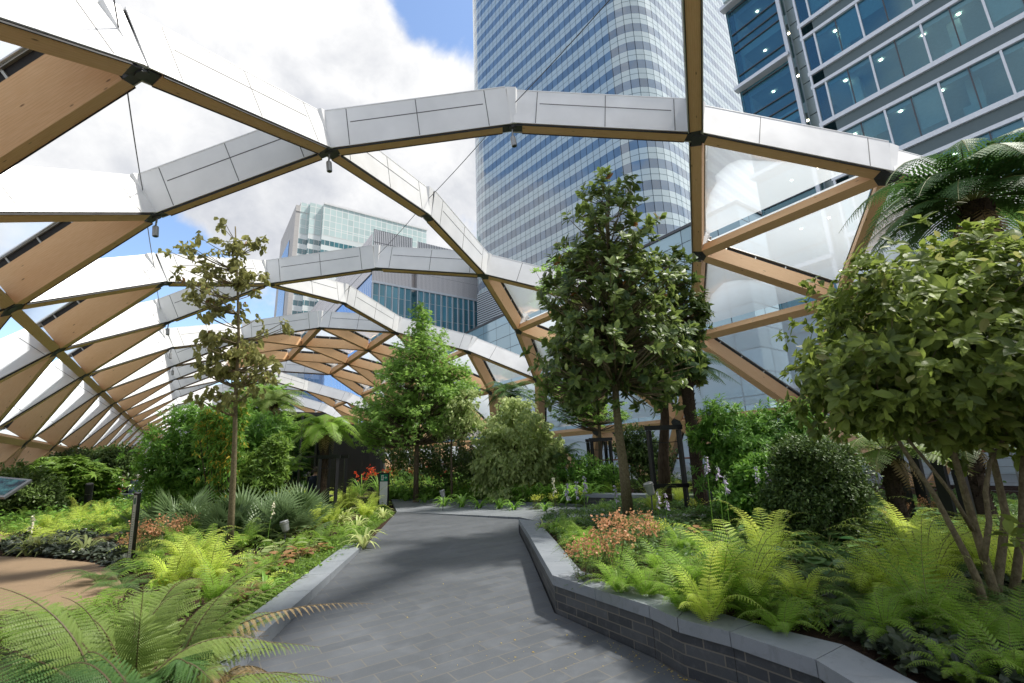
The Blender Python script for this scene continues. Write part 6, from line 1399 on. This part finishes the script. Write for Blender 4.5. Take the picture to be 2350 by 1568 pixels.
# ---------------------------------------------------------------- people
def m_cloth(name, col, rough=.85): return plain(name, col, rough, 0, .15, 30, .2)
SKIN = plain('skin', (.52, .30, .21), .55, 0, .05); HAIRD = plain('dark_hair', (.03, .018, .012), .6); HAIRG = plain('grey_hair', (.42, .40, .37), .6); EYEM = plain('eye', (.04, .03, .03), .3)
CNAVY, CBLACK, CRED, CJEAN, CSHIRT = m_cloth('navy_suit', (.018, .024, .040)), m_cloth('black_cloth', (.012, .012, .014)), m_cloth('red_cloth', (.45, .03, .05)), m_cloth('blue_grey_cloth', (.07, .09, .14)), m_cloth('white_shirt', (.65, .68, .74))
def limb(path_, radii, seg=10): return np.array(path_, float), np.array(radii, float)
def person(label, base, yaw, top, legs, hair, arms='lap', bulk=1.0, lean=.15, item=None, sit=.45):
    """seated figure: one continuous body grown from a joint skeleton, hair and clothes as children"""
    root = empty('person', base, label, 'person')
    c, s = math.cos(yaw), math.sin(yaw); Rz = np.array([[c, -s, 0], [s, c, 0], [0, 0, 1]])
    def W_(p): return tuple((Rz@np.array(p, float)))
    J = {}; 
    def j(n, p, r): J[n] = (p, r*bulk if n not in ('head', 'crown', 'neck', 'chin') else r)
    L = lean
    j('pelvis', (0, 0, sit+.10), .135); j('waist', (0, .02+L*.25, sit+.26), .115); j('chest', (0, .02+L*.7, sit+.44), .135); j('collar', (0, .02+L, sit+.57), .085); j('neck', (0, .03+L*1.1, sit+.63), .052); j('chin', (0, .05+L*1.15, sit+.70), .068); j('head', (0, .05+L*1.15, sit+.77), .088); j('crown', (0, .035+L*1.15, sit+.835), .070)
    E_ = [('pelvis', 'waist'), ('waist', 'chest'), ('chest', 'collar'), ('collar', 'neck'), ('neck', 'chin'), ('chin', 'head'), ('head', 'crown')]
    for sg, t in ((-1, 'l'), (1, 'r')):
        j('hip'+t, (.10*sg, .02, sit+.07), .10); j('knee'+t, (.12*sg, .46, sit+.06), .062); j('calf'+t, (.12*sg, .44, sit-.15), .052); j('ankle'+t, (.12*sg, .42, .09), .038); j('toe'+t, (.13*sg, .58, .04), .032)
        j('sh'+t, (.18*sg, .02+L*.95, sit+.53), .062); j('el'+t, (.235*sg, .10+L*.7, sit+.28), .044); j('wr'+t, (.12*sg, .34, sit+.20), .028); j('palm'+t, (.085*sg, .40, sit+.19), .032)
        E_ += [('pelvis', 'hip'+t), ('hip'+t, 'knee'+t), ('knee'+t, 'calf'+t), ('calf'+t, 'ankle'+t), ('ankle'+t, 'toe'+t), ('collar', 'sh'+t), ('sh'+t, 'el'+t), ('el'+t, 'wr'+t), ('wr'+t, 'palm'+t)]
        for k in range(4): j('f%d%s' % (k, t), (.085*sg+(k-1.5)*.017, .475-abs(k-1.4)*.008, sit+.175), .008); E_.append(('palm'+t, 'f%d%s' % (k, t)))
        j('th'+t, (.085*sg-sg*.045, .435, sit+.185), .009); E_.append(('palm'+t, 'th'+t))
    names = list(J); V = [W_(J[n][0]) for n in names]; ed = [(names.index(a), names.index(b)) for a, b in E_]
    me = bpy.data.meshes.new('body'); me.from_pydata(V, ed, []); o = bpy.data.objects.new('body', me); COL.objects.link(o); o.parent = root; WLOC[o.name] = np.array(base, float)
    o.modifiers.new('skin', 'SKIN'); o.modifiers.new('sub', 'SUBSURF').levels = 1; o.modifiers['sub'].render_levels = 1
    sk = me.skin_vertices[0].data
    for i, n in enumerate(names): sk[i].radius = (J[n][1], J[n][1])
    sk[names.index('pelvis')].use_root = True
    # cloth by region, decided from the finished surface
    dg = bpy.context.evaluated_depsgraph_get(); ev = o.evaluated_get(dg); m2 = bpy.data.meshes.new_from_object(ev); o.modifiers.clear(); o.data = m2; m2.name = 'body'
    m2.materials.clear()
    for mt in (SKIN, top, legs, BLACKM): m2.materials.append(mt)
    for f in m2.polygons:
        q = Rz.T@np.array(f.center); mi = 1
        if q[2] > sit+.615: mi = 0
        elif q[2] < .10: mi = 3
        elif q[2] < sit+.15 and (q[1] > .10 or q[2] < sit): mi = 2
        elif q[1] > .345 and sit+.1 < q[2] < sit+.30: mi = 0
        if q[2] < sit+.13 and q[1] > .36 and q[2] > sit+.155: mi = 0
        f.material_index = mi; f.use_smooth = True
    hd = np.array(J['head'][0])
    h = MB(); n = 60; rr = np.random.default_rng(int(abs(base[0])*100)); v = rdir(2600, rr); v = v[(v[:, 2] > -.15) & ((v[:, 1] < .35) | (v[:, 2] > .55))]
    p_ = hd+np.array([0, -.012, .02])+v*np.array([.094, .108, .112]); d_ = unit(np.cross(v, rdir(len(v), rr))*.5+np.array([0, -.4, -.9])); loc = np.array([Rz@q for q in p_])+np.array(base); h.inst(T_LONG, loc, np.array([Rz@q for q in d_]), np.array([Rz@q for q in v]), .07, rr.random(len(v)), 0, scx=.09)
    h.build('hair', hair, root)
    f = MB()
    for sg in (-1, 1): c0 = np.array(base)+Rz@(hd+np.array([.032*sg, .086, .0])); f.tube([c0-Rz@np.array([0, .006, 0]), c0+Rz@np.array([0, .004, 0])], [.012, .009], 8)
    f.build('eyes', EYEM, root)
    f = MB(); c0 = np.array(base)+Rz@(hd+np.array([0, .085, -.015])); f.tube([c0+np.array([0, 0, .03]), c0+Rz@np.array([0, .022, -.008]), c0+Rz@np.array([0, .0, -.018])], [.006, .014, .010], 8); f.build('nose', SKIN, root, smooth=True)
    f = MB(); c0 = np.array(base)+Rz@(hd+np.array([0, .083, -.052])); f.box(c0, Rz@np.array([1., 0, 0]), Rz@np.array([0, 1., 0]), (0, 0, 1), .022, .005, .004); f.build('mouth', plain('lips', (.35, .12, .10), .5), root)
    for sg in (-1, 1): f = MB(); c0 = np.array(base)+Rz@(hd+np.array([.088*sg, .0, -.01])); f.tube([c0-np.array([0, 0, .025]), c0, c0+np.array([0, 0, .025])], [.006, .014, .008], 6); f.build('ear', SKIN, root, smooth=True)
    if item: item(root, base, Rz)
    return root
def bench(x, y, d, w, lab, yaw):
    b_ = P(x, y, d); b_[2] = ZL if x < 500 else ZF; root = empty('bench', b_, lab, 'bench'); c, s = math.cos(yaw), math.sin(yaw); ax = np.array([c, s, 0]); ay = np.array([-s, c, 0])
    m = MB(); m.box(b_+Z3*.41, ax, ay, Z3, w/2, .22, .03); m.build('seat', COPE, root)
    for q in (-w/2+.15, w/2-.15): m = MB(); m.box(b_+ax*q+Z3*.19, ax, ay, Z3, .06, .18, .19); m.build('support', COPE, root)
    return b_, ax, ay
b_, ax, ay = bench(285, 1140, 23.0, 2.0, 'pale stone bench under the seated group at the far left', -1.0)
person('seated woman in red with dark hair, left of the group on the far bench', b_-ax*.55-ay*.05, -1.0, CRED, CJEAN, HAIRD, lean=.10)
person('seated man with grey hair and blue-grey trousers on the far bench', b_+ax*.55-ay*.05, -1.0, CJEAN, CJEAN, HAIRG, lean=.14, bulk=1.05)
person('seated person in black leaning forward in the middle of the far bench', b_+ax*.0+ay*.05, -1.15, CBLACK, CBLACK, HAIRD, lean=.24)
b_, ax, ay = bench(712, 1140, 15.0, 1.3, 'stone bench under the man in the dark suit beside the framed tree fern', -.6)
def paper(root, base, Rz):
    m = MB(); c0 = np.array(base)+Rz@np.array([0, .47, .68]); m.box(c0, Rz@np.array([1., 0, 0]), Rz@np.array([0, .8, .6]), Rz@np.array([0, -.6, .8]), .12, .09, .002); tag(m.build('paper', WHT, None, origin=c0), 'pale green paper held by the seated man in the dark suit', 'paper')
person('man in a dark suit reading on a bench beside the framed tree fern', b_-ay*.05, -.75, CNAVY, CNAVY, HAIRD, lean=.2, item=paper)
b_, ax, ay = bench(1652, 1140, 11.5, 1.0, 'stone bench hidden in the shrubs behind the lilac flower spikes', .9)
person('person in dark clothes half hidden behind shrubs and lilac flower spikes', b_-ay*.05, .9, CBLACK, CBLACK, HAIRD, lean=.12)
# ---------------------------------------------------------------- a few fallen leaves and crumbs on the slabs
m = MB(); rnd = np.random.default_rng(9)
for i in range(260):
    x, y = (rnd.uniform(900, 1700), rnd.uniform(1280, 1560)) if i % 2 else (1272+(y_ := rnd.uniform(0, 1))*330+rnd.normal(-20, 28), 1385+y_*180); q = RP(x, y)
    if q[0] > 3.2 or q[0] < .6: continue
    m.inst(T_KITE, np.array([[q[0], q[1], rampz(q[0], q[1])+.004]]), rdir(1, rnd)*np.array([1, 1, .05]), np.array([0, 0, 1.0]), .012+.02*rnd.random()**3, rnd.random(), 0)
tag(m.build('fallen_leaf_crumbs', L_YEL), kind='stuff')
for o in list(bpy.data.objects):
    if o.type == 'MESH' and o.parent is None and not o.get('label') and not o.get('kind'): print('UNTAGGED', o.name)
